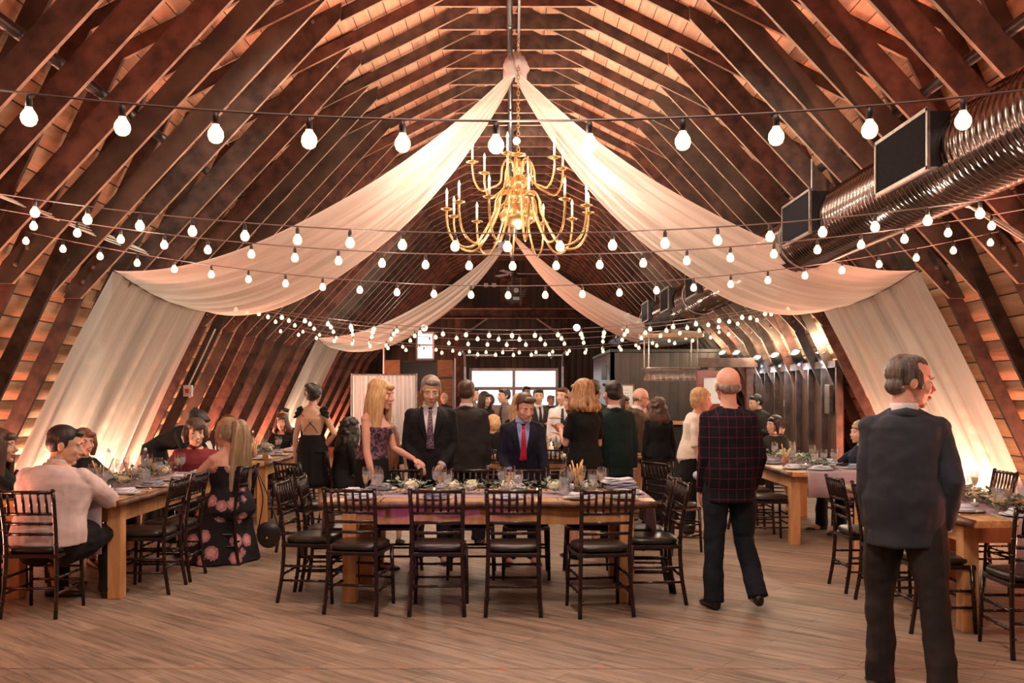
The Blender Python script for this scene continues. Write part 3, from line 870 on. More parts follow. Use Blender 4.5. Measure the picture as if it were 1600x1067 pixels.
# wall-side can lights on the right
for i, D in enumerate((13.35, 14.2, 15.1, 16.1, 17.3, 18.6)):
    xpix = (1284, 1243, 1211, 1183, 1151, 1129)[i]
    X = (xpix-800)*D/FPX
    z = CAMZ+(615-550-(0, 2, 6, 10, 2, 2)[i])*D/FPX
    t = thing('can_light', 'black can light below the right rafters, %s from the near end of the board wall' % ORD[i+1], 'lamp', (X, D, z), 0, 'can lights along the right wall')
    R = (V3((-0.45, -0.45, 0.80))).to_track_quat('Z', 'Y').to_matrix()
    obj('can_body', MB().lathe([(0.0, -0.20), (0.06, -0.19), (0.085, -0.12), (0.085, 0.02), (0.075, 0.03), (0.075, 0.0), (0.0, 0.0)], (0, 0, 0), 16, True, 0, R), 'black_metal', t, True)
    obj('lamp_face', MB().lathe([(0.0, 0.006), (0.072, 0.006), (0.0, 0.008)], (0, 0, 0), 14, True, 0, R), 'tube_glow', t, True)
    obj('mounting_arm', MB().tube([V3(R @ V3((0, 0, -0.1))), V3((0.22, 0, 0.0))], 0.012, 6), 'black_metal', t)
    light('POINT', V3((X-0.10, D-0.14, z+0.16)), 34, (1.0, 0.80, 0.55), 0.05)
# ------------------------------------------------------------------ right hand board wall and the bar room
t = thing('board_wall', 'weathered vertical board wall with dark battens and cap rail on the right', 'wall panelling', (4.62, 0, 0))
H = 2.02
nb = 9
for k in range(7):
    y0 = 13.0+0.61*k
    vs = [(0, y0, 0), (0, y0+0.60, 0), (0, y0+0.60, H), (0, y0, H)]
    m = MB().add(vs, [(0, 3, 2, 1)], 0, [[(0, y0), (H, y0), (H, y0+0.6), (0, y0+0.6)]])
    m.add(vs+[(0.03, v[1], v[2]) for v in vs], [(4, 5, 6, 7), (0, 1, 5, 4), (1, 2, 6, 5), (2, 3, 7, 6), (3, 0, 4, 7)])
    obj('wall_board', m, 'glossy_boards', t)
for k in range(8):
    obj('batten', MB().box((-0.04, 13.0+0.61*k, H/2), (0.09, 0.055, H)), 'truss_timber', t)
obj('cap_rail', MB().box((-0.045, 15.2, H-0.02), (0.13, 4.5, 0.10)), 'truss_timber', t)
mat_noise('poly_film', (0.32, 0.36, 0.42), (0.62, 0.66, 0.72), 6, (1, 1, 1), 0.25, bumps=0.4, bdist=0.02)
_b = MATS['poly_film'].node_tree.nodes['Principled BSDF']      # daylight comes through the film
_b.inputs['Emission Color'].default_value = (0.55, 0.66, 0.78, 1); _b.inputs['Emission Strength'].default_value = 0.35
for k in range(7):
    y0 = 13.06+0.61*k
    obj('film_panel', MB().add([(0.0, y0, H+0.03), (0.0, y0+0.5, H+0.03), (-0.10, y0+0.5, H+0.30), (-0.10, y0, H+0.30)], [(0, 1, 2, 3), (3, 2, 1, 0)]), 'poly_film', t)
o = obj('breaker_box', MB().box((4.55, 13.33, 1.50), (0.06, 0.20, 0.42)), 'bolt_metal', bevel=0.01)
tag(o, 'narrow metal electrical box on the near end of the board wall', 'electrical box')
o = obj('wall_switch', MB().box((4.56, 15.46, 1.42), (0.05, 0.08, 0.12)), 'white_paint', bevel=0.01)
tag(o, 'white switch plate on a batten of the board wall', 'switch')

# timber post & red door
for y_ in (13.4, 14.3, 15.2, 16.1, 17.0):
    light('POINT', (4.44, y_, 1.94), 7, (0.75, 0.87, 1.0), 0.02)  # added cool points without fixtures, giving the board wall its sheen
t = thing('red_panel_door', 'dark red glazed door standing open beside the board wall', 'door', (3.42, 15.6, 0), 0.35)
m = MB()
for x in (-0.30, 0.30): m.box((x, 0, 0.98), (0.12, 0.045, 1.96))
for z in (0.1, 0.75, 1.35, 1.91): m.box((0, 0, z), (0.6, 0.04, 0.12))
obj('door_frame', m, 'red_door_paint', t)
obj('glazing', MB().box((0, 0, 1.05), (0.5, 0.01, 1.7)), 'curtain_fabric', t)
o = obj('timber_header', MB().box((3.75, 16.2, 2.12), (1.0, 0.3, 0.16)), 'truss_timber'); tag(o, 'short heavy timber header resting above the red door', 'beam')
for x in (3.35, 4.15):
    o = obj('timber_post', MB().box((x, 16.25, 1.02), (0.12, 0.14, 2.04)), 'truss_timber_red')
    tag(o, 'rough reddish post under the header, on its %s end' % ('left' if x < 3.6 else 'right'), 'post')

br = thing('bar_room', 'dark plank bar room built in the far right corner', 'bar room', (0, 0, 0))
def vwall(x0, y0, x1, y1, h0, h1, mat, nm, th=0.08):
    L = math.hypot(x1-x0, y1-y0); nx, ny = -(y1-y0)/L*th, (x1-x0)/L*th
    vs = [(x0, y0, h0), (x1, y1, h0), (x1, y1, h1), (x0, y0, h1)]
    bk = [(a+nx, b+ny, c) for a, b, c in vs]
    m = MB().add(vs, [(0, 1, 2, 3)], 0, [[(h0, 0), (h0, L), (h1, L), (h1, 0)]])
    m.add(vs+bk, [(7, 6, 5, 4), (0, 4, 5, 1), (1, 5, 6, 2), (2, 6, 7, 3), (3, 7, 4, 0)])
    return obj(nm, m, mat, br)
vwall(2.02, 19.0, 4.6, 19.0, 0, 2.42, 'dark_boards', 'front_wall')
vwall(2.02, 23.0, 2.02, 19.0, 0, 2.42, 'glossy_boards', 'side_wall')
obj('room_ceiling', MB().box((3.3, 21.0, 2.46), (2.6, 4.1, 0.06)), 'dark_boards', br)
o = obj('wall_speaker', MB().box((1.93, 19.45, 2.02), (0.12, 0.16, 0.30)), 'black_cabinet', bevel=0.01)
tag(o, 'small black speaker on the pale side wall of the bar room', 'speaker')
t = thing('menu_board', 'framed pale menu board on the dark bar room wall', 'sign', (2.32, 18.983, 1.52))
m = MB()
for x in (-0.17, 0.17): m.box((x, 0, 0), (0.03, 0.03, 0.5))
for z in (-0.24, 0.24): m.box((0, 0, z), (0.36, 0.03, 0.03))
obj('picture_frame', m, 'pine_cabinet', t)
obj('board_face', MB().box((0, 0.01, 0), (0.33, 0.012, 0.47)), 'card_paper', t)
mk = MB()
for r in range(5):
    for c in range(4): mk.box((-0.1+c*0.05, 0.0, 0.13-r*0.06), (0.022, 0.006, 0.012))
obj('handwritten_rows', mk, 'black_metal', t)
# bar counter with taps
t = thing('bar_counter', 'dark bar counter in front of the plank wall', 'counter', (3.1, 17.6, 0))
obj('counter_body', MB().box((0, 0.1, 0.5), (1.9, 0.5, 1.0)), 'dark_boards', t)
obj('counter_top', MB().box((0, 0.05, 1.03), (2.0, 0.65, 0.05)), 'farm_table_top', t)
# hanging glass rack
rk = thing('glass_rack', 'hanging steel rack of upturned stemware over the bar', 'glass rack', (2.78, 16.3, 0))
fr = MB()
for x in (-0.42, 0.42):
    for yy in (-0.28, 0.28): fr.tube([(x, yy, 2.02), (x, yy, 2.55)], 0.011, 6)
for (a, b) in (((-0.45, -0.3), (0.45, -0.3)), ((0.45, -0.3), (0.45, 0.3)), ((0.45, 0.3), (-0.45, 0.3)), ((-0.45, 0.3), (-0.45, -0.3))):
    fr.tube([(a[0], a[1], 2.02), (b[0], b[1], 2.02)], 0.018, 6)
for k in range(9):
    x = -0.4+k*0.1
    fr.tube([(x, -0.3, 2.0), (x, 0.3, 2.0)], 0.006, 4)
obj('rack_frame', fr, 'bolt_metal', rk)
obj('hanging_plank', MB().box((0, 0, 2.6), (1.1, 0.22, 0.07)), 'pine_cabinet', rk)
obj('hanger', MB().tube([(0, 0, 2.6), (0, 0, 3.3)], 0.01, 6), 'black_metal', rk)
GL = MB().lathe([(0.0, 0.0), (0.032, 0.0), (0.03, -0.004), (0.004, -0.01), (0.0035, -0.075), (0.02, -0.10), (0.036, -0.135), (0.030, -0.19)], n=10, cap=False).mesh('stemware', 'rack_glass', True)
n = 0
for i in range(9):
    for j in range(4):
        n += 1
        o = obj('wine_glass', GL, None, loc=(2.78-0.40+i*0.1, 16.3-0.24+j*0.16, 1.995))
        tag(o, 'clear wine glass hanging upside down in the rack over the bar', 'glass', 'upturned glasses in the hanging rack')
o = obj('tray', MB().box((2.78, 16.3, 1.60), (0.01, 0.01, 0.01)), 'black_metal')
bpy.data.objects.remove(o)

# photo booth curtain and dark cabinet
t = thing('pipe_and_drape', 'pleated white curtain hung on a slim frame left of centre', 'curtain', (0, 22.0, 0))
x0, x1, zt = px(551, 22), px(649, 22), 2.03
def cur(u, v):
    x = lerp(x0, x1, v)
    return V3((x, 0.035*math.sin(v*95)+0.015*math.sin(v*41), lerp(zt, 0.05, u)))
obj('curtain_cloth', MB().grid(cur, 6, 160, uvfn=lambda u, v: (v, u)), 'curtain_fabric', t, True)
obj('top_rail', MB().tube([(x0-0.02, 0, zt), (x1+0.02, 0, zt)], 0.02, 8), 'grey_metal', t)
for x in (x0-0.03, x1+0.03):
    obj('upright', MB().tube([(x, 0, 0), (x, 0, zt+0.03)], 0.02, 8).box((x, 0, 0.01), (0.35, 0.35, 0.02)), 'grey_metal', t)
t = thing('media_cabinet', 'tall wooden cabinet with a black screen behind the white curtain', 'cabinet', (-2.55, 25.6, 0))
obj('cabinet_body', MB().box((-0.72, 0, 1.25), (0.42, 0.5, 2.5)).box((0.72, 0, 1.25), (0.42, 0.5, 2.5)).box((0, 0.15, 1.25), (1.1, 0.3, 2.48)), 'pine_cabinet', t)
obj('screen', MB().box((0, -0.06, 2.05), (1.02, 0.08, 0.8)), 'black_cabinet', t)
obj('hinge', MB().box((0.72, -0.26, 2.0), (0.4, 0.02, 0.04)), 'black_metal', t)
obj('side_rail', MB().box((0.99, -0.2, 1.3), (0.04, 0.04, 2.5)), 'white_paint', t)
for i, (x, z) in enumerate(((-0.95, 2.95), (-0.9, 1.9))): pass
o = obj('standpipe', MB().tube([(px(600, 25.5), 25.5, 0), (px(600, 25.5), 25.5, 2.95)], 0.03, 8), 'white_paint'); tag(o, 'thin white vertical pipe at the left side of the wooden cabinet', 'pipe')
# signal/wiring details on the near right
t = thing('wire_bundle', 'bundle of pale cables strapped over the right braces near the duct', 'cables', (0, 0, 0))
for k, d in enumerate((0.0, 0.035, 0.06)):
    pts = catmull([(3.25+d, 7.2, 3.30), (3.45, 7.1+d, 3.05), (3.60+d, 7.15, 2.97), (4.05+d, 7.0, 2.6), (4.35+d, 6.9, 2.2), (4.7+d, 6.9, 1.5)], 5)
    obj('cable', MB().tube(pts, 0.008, 6), 'cable_white', t, True)
t = thing('wire_bundle', 'pale cables running along the left wall below the bulbs', 'cables', (0, 0, 0))
for k in range(4):
    obj('cable', MB().tube([(-3.78-0.02*k, 2+0.61*q, 3.02+0.02*k-0.012*math.sin(q*1.3+k)) for q in range(14)], 0.006, 5), 'cable_white', t)
t = thing('wire_bundle', 'white conduit and plug strapped down a far left rafter', 'cables', (0, 0, 0))
obj('conduit', MB().tube([(-4.22, 13.2, 2.5), (-4.62, 13.2, 1.65)], 0.012, 6), 'cable_white', t)
obj('outlet_box', MB().box((-4.58, 13.12, 1.62), (0.12, 0.05, 0.16)), 'white_paint', t)
obj('red_tag', MB().box((-4.58, 13.08, 1.62), (0.05, 0.02, 0.06)), 'red_plastic', t)

# ------------------------------------------------------------------ farm tables
def farm_table(name, label, cx, cy, L, W, rz, legs_in=0.3, H=0.77):
    t = thing(name, label, 'table', (cx, cy, 0), rz)      # long axis along local x
    m = MB().box((0, 0, H-0.025), (L, W-0.08, 0.05))
    obj('tabletop', m, 'farm_table_top', t, bevel=0.006)
    for sy in (-1, 1):
        pts = []
        rnd = random.Random(int(cx*10)+sy)
        ed = MB(); rs = []
        for k in range(41):
            x = -L/2+L*k/40; w_ = 0.05+0.012*math.sin(k*0.9)+rnd.uniform(-0.006, 0.006)
            y0 = sy*(W/2-0.045)
            y1 = y0+sy*w_
            rs.append([(x, y0, H-0.05), (x, y1-sy*0.02, H-0.052), (x, y1, H-0.025), (x, y1-sy*0.012, H-0.002), (x, y0, H)])
        if sy > 0: rs = [r[::-1] for r in rs]
        ed.rings(rs)
        obj('bark_edge', ed, 'table_bark_edge', t, True)
    ax, ay = L/2-legs_in, W/2-0.11
    for (a, b) in (((-ax, -ay), (ax, -ay)), ((-ax, ay), (ax, ay)), ((-ax, -ay), (-ax, ay)), ((ax, -ay), (ax, ay))):
        dx, dy = b[0]-a[0], b[1]-a[1]
        obj('apron', MB().box(((a[0]+b[0])/2, (a[1]+b[1])/2, H-0.115), (abs(dx)+0.05, abs(dy)+0.05, 0.13)), 'farm_table_frame', t)
    for sx in (-1, 1):
        for sy in (-1, 1):
            obj('leg', MB().box((sx*ax, sy*(ay-0.0), (H-0.05)/2), (0.105, 0.105, H-0.05)), 'farm_table_frame', t, bevel=0.006)
    return t
TH = 0.77
farm_table('farm_table', 'central wooden farm table standing square to the viewer', -0.18, 7.45, 2.54, 1.0, 0, 0.22)
farm_table('farm_table', 'near left farm table seating the family by the wall', -3.45, 8.3, 2.55, 1.0, PI/2, 0.16)
farm_table('farm_table', 'farther left farm table with the smiling dark haired guest', -3.4, 12.3, 2.55, 1.0, PI/2, 0.16)
farm_table('farm_table', 'near right farm table partly hidden by the grey suited man', 3.42, 7.1, 2.35, 1.0, PI/2, 0.25)
farm_table('farm_table', 'farther right farm table before the board wall', 3.35, 10.85, 2.55, 1.0, PI/2, 0.16)
farm_table('farm_table', 'distant farm table with glassware beyond the central one', 0.6, 12.3, 2.4, 0.95, 0, 0.2)
farm_table('farm_table', 'distant left table with clear glassware behind the open backed dress', -1.9, 15.2, 1.8, 0.9, 0, 0.2)

def runner(label, cx, cy, L, W, rz, drop, ends=(1, 1), z=TH):
    t = thing('table_runner', label, 'table runner', (cx, cy, 0), rz)
    pts = []
    if ends[0]: pts += [(-L/2-0.016, -drop), (-L/2-0.014, -drop*0.5), (-L/2-0.012, -0.01)]
    pts += [(-L/2+0.01, 0.004)]+[(lerp(-L/2+0.05, L/2-0.05, k/12), 0.004) for k in range(13)]+[(L/2-0.01, 0.004)]
    if ends[1]: pts += [(L/2+0.012, -0.01), (L/2+0.014, -drop*0.5), (L/2+0.016, -drop)]
    n = len(pts)-1
    def fn(u, v):
        i = min(n-1, int(u*n+1e-6)); f = u*n-i
        x = lerp(pts[i][0], pts[i+1][0], f); zz = lerp(pts[i][1], pts[i+1][1], f)
        out = 0
        if zz < -0.02:
            out = 0.012*math.sin(v*21)*min(1, -zz/0.1)
            x += (out+0.012) if x > 0 else -(out+0.012)
        return V3((x, (v-0.5)*W*(1+0.08*max(0, -zz)), z+zz))
    m = MB().grid(fn, n, 24)
    o = obj('cloth', m, 'runner_cloth', t, True)
    o.modifiers.new('thickness', 'SOLIDIFY').thickness = 0.003
runner('pale mauve runner along the central farm table, hanging at both ends', -0.18, 7.47, 2.54, 0.5, 0, 0.36)
runner('pale mauve runner hanging off the near left farm table', -3.36, 8.3, 2.55, 0.52, PI/2, 0.40)
runner('pale mauve runner on the farther left farm table', -3.4, 12.3, 2.55, 0.45, PI/2, 0.25)
runner('pale mauve runner hanging off the near right farm table', 3.42, 7.1, 2.35, 0.46, PI/2, 0.42)
runner('pale mauve runner hanging off the farther right farm table', 3.35, 10.85, 2.55, 0.6, PI/2, 0.26)

# ------------------------------------------------------------------ chiavari chairs: sits facing local -y, back at +y
def make_chair():
    t = thing('chiavari_chair', 'x', 'chair')
    W = 'chair_wood'
    def knob(m, p, r=0.014, ax='Z'):
        m.ell(p, (r, r, 0.006) if ax == 'Z' else ((0.006, r, r) if ax == 'X' else (r, 0.006, r)), None, 8, 4)
    for s_ in (-1, 1):
        m = MB().tube([(s_*0.185, -0.17, 0.45), (s_*0.195, -0.19, 0.0)], [0.016, 0.013], 8)
        for z in (0.10, 0.22, 0.34): knob(m, (s_*(0.185+0.01*(1-z/0.45)), -0.17-0.02*(1-z/0.45), z), 0.019)
        obj('leg', m, W, t, True)
        pts = [(s_*0.195, 0.235, 0.0), (s_*0.185, 0.20, 0.22), (s_*0.178, 0.19, 0.45), (s_*0.18, 0.21, 0.66), (s_*0.188, 0.26, 0.90)]
        m = MB().tube(catmull(pts, 3), 0.0155, 8)
        for z, y in ((0.12, 0.217), (0.30, 0.197), (0.52, 0.197), (0.62, 0.206), (0.72, 0.222), (0.80, 0.238)): knob(m, (s_*0.182, y, z), 0.020)
        m.ell((s_*0.188, 0.262, 0.905), (0.017, 0.017, 0.012), None, 8, 4)
        obj('rear_leg', m, W, t, True)
    obj('seat_frame', MB().box((0, 0.005, 0.435), (0.39, 0.40, 0.03)), W, t, bevel=0.006)
    rs = []
    for z, k in ((0.45, 0.94), (0.465, 1.0), (0.485, 1.0), (0.497, 0.92), (0.502, 0.7)):
        ring = []
        for q in range(24):
            a = 2*PI*q/24; c, s2 = math.cos(a), math.sin(a)
            p = 0.5
            ring.append((0.195*k*math.copysign(abs(c)**p, c), 0.0+0.195*k*math.copysign(abs(s2)**p, s2), z))
        rs.append(ring)
    obj('cushion', MB().rings(rs), 'chair_cushion', t, True)
    def rail(nm, z, y, half=0.18, r=0.011, nk=5):
        m = MB().tube([(-half, y, z), (half, y, z)], r, 8)
        for k in range(nk):
            x = lerp(-half, half, (k+0.5)/nk)
            knob(m, (x, y, z), r+0.004, 'X')
        obj(nm, m, W, t, True)
    rail('top_rail', 0.89, 0.258, 0.188, 0.013, 6)
    rail('back_rail', 0.735, 0.226)
    rail('back_rail', 0.665, 0.213)
    rail('back_rail', 0.59, 0.203)
    for k in range(6):
        x = lerp(-0.135, 0.135, k/5)
        obj('spindle', MB().tube([(x, 0.226, 0.735), (x, 0.242, 0.80), (x, 0.258, 0.89)], [0.008, 0.012, 0.008], 6), W, t, True)
    for (z, y, nm) in ((0.20, -0.182, 'front_stretcher'), (0.30, -0.178, 'front_stretcher'), (0.21, 0.205, 'rear_stretcher')):
        rail(nm, z, y, 0.185, 0.0095, 4)
    for s_ in (-1, 1):
        for z in (0.17, 0.28):
            m = MB().tube([(s_*0.188, -0.183, z), (s_*0.186, 0.205, z)], 0.0095, 7)
            for k in range(3): knob(m, (s_*0.187, lerp(-0.1, 0.13, k/2), z), 0.0135, 'Y')
            obj('side_stretcher', m, W, t, True)
    return t
CHAIRP = make_chair()
chair_used = [False]
def chair(x, y, rz, label):
    if not chair_used[0]:
        chair_used[0] = True
        c = CHAIRP
        c.location = (x, y, 0); c.rotation_euler = (0, 0, rz); c['label'] = label
        c['group'] = 'dark chiavari chairs'
        return c
    return dup(CHAIRP, (x, y, 0), rz, label)
# front of the central table: chair backs towards the viewer
def floor_pt(xp, yp):
    D = CAMZ*FPX/(yp-615); return ((xp-800)*D/FPX, D)
N4 = ['leftmost', 'second', 'third', 'rightmost']
for i, (xa, xb, yp, rz) in enumerate(((513, 597, 962, 2.98), (640, 725, 964, PI), (759, 845, 965, PI), (897, 984, 966, 3.3))):
    X, D = floor_pt((xa+xb)/2, yp)
    chair(X+0.0, D+0.235, rz, 'dark chiavari chair with its back to the viewer, %s of four at the central table' % N4[i])
chair(-1.52, 7.18, PI/2-0.10, 'dark chiavari chair at the left end of the central table, nearer one')
chair(-1.47, 7.62, PI/2+0.06, 'dark chiavari chair at the left end of the central table, farther one')
chair(1.06, 7.12, -PI/2+0.05, 'dark chiavari chair at the right end of the central table, nearer one')
chair(1.04, 7.56, -PI/2-0.06, 'dark chiavari chair at the right end of the central table, farther one')
for i, X in enumerate((-1.0, -0.35, 0.12, 0.66)):
    chair(X, 8.05, 0.0, 'dark chiavari chair on the far side of the central table, %s in line' % ['first', 'second', 'third', 'last'][i])
# left tables
chair(-3.39, 6.73, PI, 'dark chiavari chair holding the man in the pale shirt')
chair(-2.93, 7.48, -PI/2, 'empty dark chair on the aisle side of the near left table, nearer one')
chair(-2.93, 7.97, -PI/2, 'empty dark chair beside the floral dress at the near left table')
chair(-2.72, 8.76, math.radians(-98), 'dark chiavari chair under the guest in the floral dress')
for i, y in enumerate((7.25, 7.95, 8.72, 9.3)):
    chair(-4.08, y, PI/2, 'dark chiavari chair on the wall side of the near left table, %s from the viewer' % ORD[i+1])
chair(-3.36, 9.98, 0, 'dark chiavari chair under the teenager in maroon')
for i, y in enumerate((11.55, 12.25, 12.95)):
    chair(-2.85, y, -PI/2, 'dark chiavari chair on the aisle side of the farther left table, %s from the viewer' % ORD[i+1])
    chair(-4.10, y-0.05 if i < 2 else 13.2, PI/2, 'dark chiavari chair on the wall side of the farther left table, %s from the viewer' % ORD[i+1])
chair(-3.42, 13.9, 0, 'dark chiavari chair under the smiling dark haired woman')
chair(-2.05, 9.3, 2.5, 'empty dark chair standing in the aisle behind the floral dress')
chair(-2.02, 11.05, math.radians(120), 'dark chiavari chair under the guest with big dark curls')
# right side
chair(2.87, 7.52, PI/2, 'dark chiavari chair on the aisle side of the near right table, farther one')
chair(2.87, 6.93, PI/2, 'dark chiavari chair on the aisle side of the near right table, middle one')
chair(2.86, 6.30, PI/2, 'dark chiavari chair behind the legs of the grey suited man')
chair(3.17, 5.72, PI-0.04, 'large dark chair at the right edge drawn up to the near right table')
for i, y in enumerate((6.6, 7.4, 8.1)):
    chair(4.05, y, -PI/2, 'dark chiavari chair on the wall side of the near right table, %s from the viewer' % ORD[i+1])
for i, y in enumerate((9.95, 10.6, 11.3)):
    chair(2.75, y, PI/2, 'dark chiavari chair on the aisle side of the farther right table, %s from the viewer' % ORD[i+1])
    chair(4.02, y, -PI/2, 'dark chiavari chair on the wall side of the farther right table, %s from the viewer' % ORD[i+1])
chair(3.62, 12.80, math.radians(-20), 'dark chiavari chair under the guest with straight black hair')
chair(1.62, 9.3, 2.2, 'dark chiavari chair standing behind the right end of the central table')
chair(1.25, 10.6, 2.6, 'dark chiavari chair between the black dressed guest and the green suited man')
for i, X in enumerate((-0.2, 0.5, 1.1)):
    chair(X, 11.55, PI, 'dark chiavari chair on the near side of the distant table, %s from the left' % ORD[i+1])
# ------------------------------------------------------------------ people
def skin(name, c):
    c0 = tuple(x*0.88 for x in c)
    m = mat_noise(name, c0, c, 9, rough=0.5, bumps=0.04, spec=0.4)
    b = m.node_tree.nodes['Principled BSDF']
    b.inputs['Subsurface Weight'].default_value = 0.12
    b.inputs['Subsurface Radius'].default_value = (0.02, 0.008, 0.004)
skin('skin_fair', (0.66, 0.40, 0.29))
skin('skin_tan', (0.60, 0.36, 0.25))
skin('skin_rosy', (0.68, 0.36, 0.27))
def hairmat(name, c0, c1, rough=0.45):
    m, nt, b = nodes_of(name, rough, 0, 0.5)
    v = mapped(nt, (60, 60, 5))
    f = noise_tex(nt, v, 1.0, 4, 0.6, 0.5)
    nt.links.new(ramp(nt, f, [(0.35, c0), (0.65, c1)]), b.inputs['Base Color'])
    bump(nt, b, f, 0.8, 0.008)
hairmat('hair_black', (0.006, 0.005, 0.005), (0.02, 0.014, 0.012))
hairmat('hair_brown', (0.035, 0.016, 0.009), (0.09, 0.042, 0.022))
hairmat('hair_auburn', (0.09, 0.03, 0.015), (0.24, 0.09, 0.04))
hairmat('hair_blonde', (0.36, 0.19, 0.08), (0.66, 0.42, 0.20))
hairmat('hair_ash', (0.20, 0.13, 0.07), (0.40, 0.28, 0.17))
hairmat('hair_grey', (0.10, 0.07, 0.06), (0.32, 0.26, 0.22))
hairmat('hair_peppered', (0.025, 0.017, 0.015), (0.15, 0.12, 0.10))
hairmat('hair_honey', (0.16, 0.07, 0.03), (0.52, 0.28, 0.11))
fabric('black_cloth', (0.006, 0.0055, 0.006))
fabric('black_suit', (0.008, 0.0075, 0.009))
fabric('charcoal_suit', (0.026, 0.022, 0.021))
fabric('navy_suit', (0.008, 0.009, 0.020))
fabric('slate_suit', (0.034, 0.040, 0.055), rough=0.75)
fabric('green_suit', (0.005, 0.017, 0.016))
fabric('olive_suit', (0.070, 0.050, 0.030))
fabric('dark_denim', (0.010, 0.014, 0.024))
fabric('white_shirt', (0.66, 0.62, 0.64))
fabric('cream_knit', (0.72, 0.62, 0.54))
fabric('blue_shirt', (0.30, 0.38, 0.66))
fabric('maroon_shirt', (0.17, 0.022, 0.028))
fabric('taupe_shirt', (0.17, 0.14, 0.12))
fabric('pale_linen', (0.60, 0.47, 0.46))
fabric('red_tie', (0.42, 0.02, 0.05), rough=0.5)
fabric('black_tie', (0.015, 0.014, 0.016), rough=0.5)
fabric('blush_cloth', (0.75, 0.55, 0.48))
fabric('pale_blue_cloth', (0.40, 0.50, 0.66))
mat_noise('shoe_leather', (0.010, 0.008, 0.008), (0.022, 0.018, 0.016), 12, rough=0.3, bumps=0)
mat_noise('tan_shoe', (0.3, 0.18, 0.1), (0.42, 0.26, 0.15), 12, rough=0.5, bumps=0)
mat_noise('eye_white', (0.42, 0.38, 0.36), (0.48, 0.44, 0.42), 12, rough=0.2, bumps=0)
mat_noise('iris_dark', (0.02, 0.012, 0.01), (0.03, 0.02, 0.015), 12, rough=0.1, bumps=0)
mat_noise('lip_tint', (0.42, 0.14, 0.12), (0.48, 0.18, 0.15), 12, rough=0.4, bumps=0)
def plaid():
    m, nt, b = nodes_of('plaid_wool', 0.9, 0, 0.2)
    tc = nt.nodes.new('ShaderNodeTexCoord'); sp = nt.nodes.new('ShaderNodeSeparateXYZ')
    nt.links.new(tc.outputs['Object'], sp.inputs[0])
    def ln(s_, w_, off_):
        a = nt.nodes.new('ShaderNodeMath'); a.operation = 'MULTIPLY_ADD'; a.inputs[1].default_value = 1/w_; a.inputs[2].default_value = off_
        nt.links.new(s_, a.inputs[0])
        f = nt.nodes.new('ShaderNodeMath'); f.operation = 'FRACT'; nt.links.new(a.outputs[0], f.inputs[0])
        g = nt.nodes.new('ShaderNodeMath'); g.operation = 'LESS_THAN'; g.inputs[1].default_value = 0.075; nt.links.new(f.outputs[0], g.inputs[0])
        return g.outputs[0]
    mxn = nt.nodes.new('ShaderNodeMath'); mxn.operation = 'MAXIMUM'
    nt.links.new(ln(sp.outputs['X'], 0.062, 0.3), mxn.inputs[0]); nt.links.new(ln(sp.outputs['Z'], 0.075, 0.2), mxn.inputs[1])
    mx = nt.nodes.new('ShaderNodeMix'); mx.data_type = 'RGBA'
    mx.inputs['A'].default_value = (0.008, 0.007, 0.013, 1); mx.inputs['B'].default_value = (0.085, 0.014, 0.028, 1)
    nt.links.new(mxn.outputs[0], mx.inputs['Factor'])
    nt.links.new(mx.outputs['Result'], b.inputs['Base Color'])
plaid()
def floral():
    m, nt, b = nodes_of('floral_print', 0.8, 0, 0.2)
    v = mapped(nt, (1, 1, 1))
    vo = nt.nodes.new('ShaderNodeTexVoronoi'); vo.inputs['Scale'].default_value = 6.0; vo.inputs['Randomness'].default_value = 0.8
    nt.links.new(v, vo.inputs['Vector'])
    nz = noise_tex(nt, v, 26, 5, 0.7, 2.0)
    a = nt.nodes.new('ShaderNodeMath'); a.operation = 'MULTIPLY_ADD'; a.inputs[1].default_value = 0.42
    nt.links.new(nz, a.inputs[0]); nt.links.new(vo.outputs['Distance'], a.inputs[2])
    c = ramp(nt, a.outputs[0], [(0.40, (0.62, 0.30, 0.28)), (0.50, (0.30, 0.10, 0.12)), (0.545, (0.55, 0.28, 0.30)), (0.59, (0.014, 0.012, 0.016))])
    nt.links.new(c, b.inputs['Base Color'])
floral()
mat_noise('lace_print', (0.03, 0.02, 0.04), (0.22, 0.10, 0.14), 38, rough=0.8, bumps=0.3, lo=0.48, hi=0.56)
mat_noise('patterned_tie', (0.02, 0.015, 0.03), (0.22, 0.12, 0.17), 60, rough=0.6, bumps=0, lo=0.47, hi=0.55)

TMP = bpy.data.scenes.new('bake')
def bake(mb, voxel, smooth=2, name='mesh'):
    me = mb.mesh(name, [], True)
    o = bpy.data.objects.new('tmp', me)
    TMP.collection.objects.link(o)
    r = o.modifiers.new('r', 'REMESH'); r.mode = 'VOXEL'; r.voxel_size = voxel; r.use_smooth_shade = True
    if smooth:
        s_ = o.modifiers.new('s', 'SMOOTH'); s_.factor = 0.5; s_.iterations = smooth
    vl = TMP.view_layers[0]; vl.update()
    res = bpy.data.meshes.new_from_object(o.evaluated_get(vl.depsgraph))
    res.name = name
    bpy.data.objects.remove(o); bpy.data.meshes.remove(me)
    for p in res.polygons: p.use_smooth = True
    return res
def bobj(name, mb, mat, parent, voxel, smooth=2):
    me = bake(mb, voxel, smooth, name)
    me.materials.clear(); me.materials.append(MATS[mat])
    return obj(name, me, None, parent)

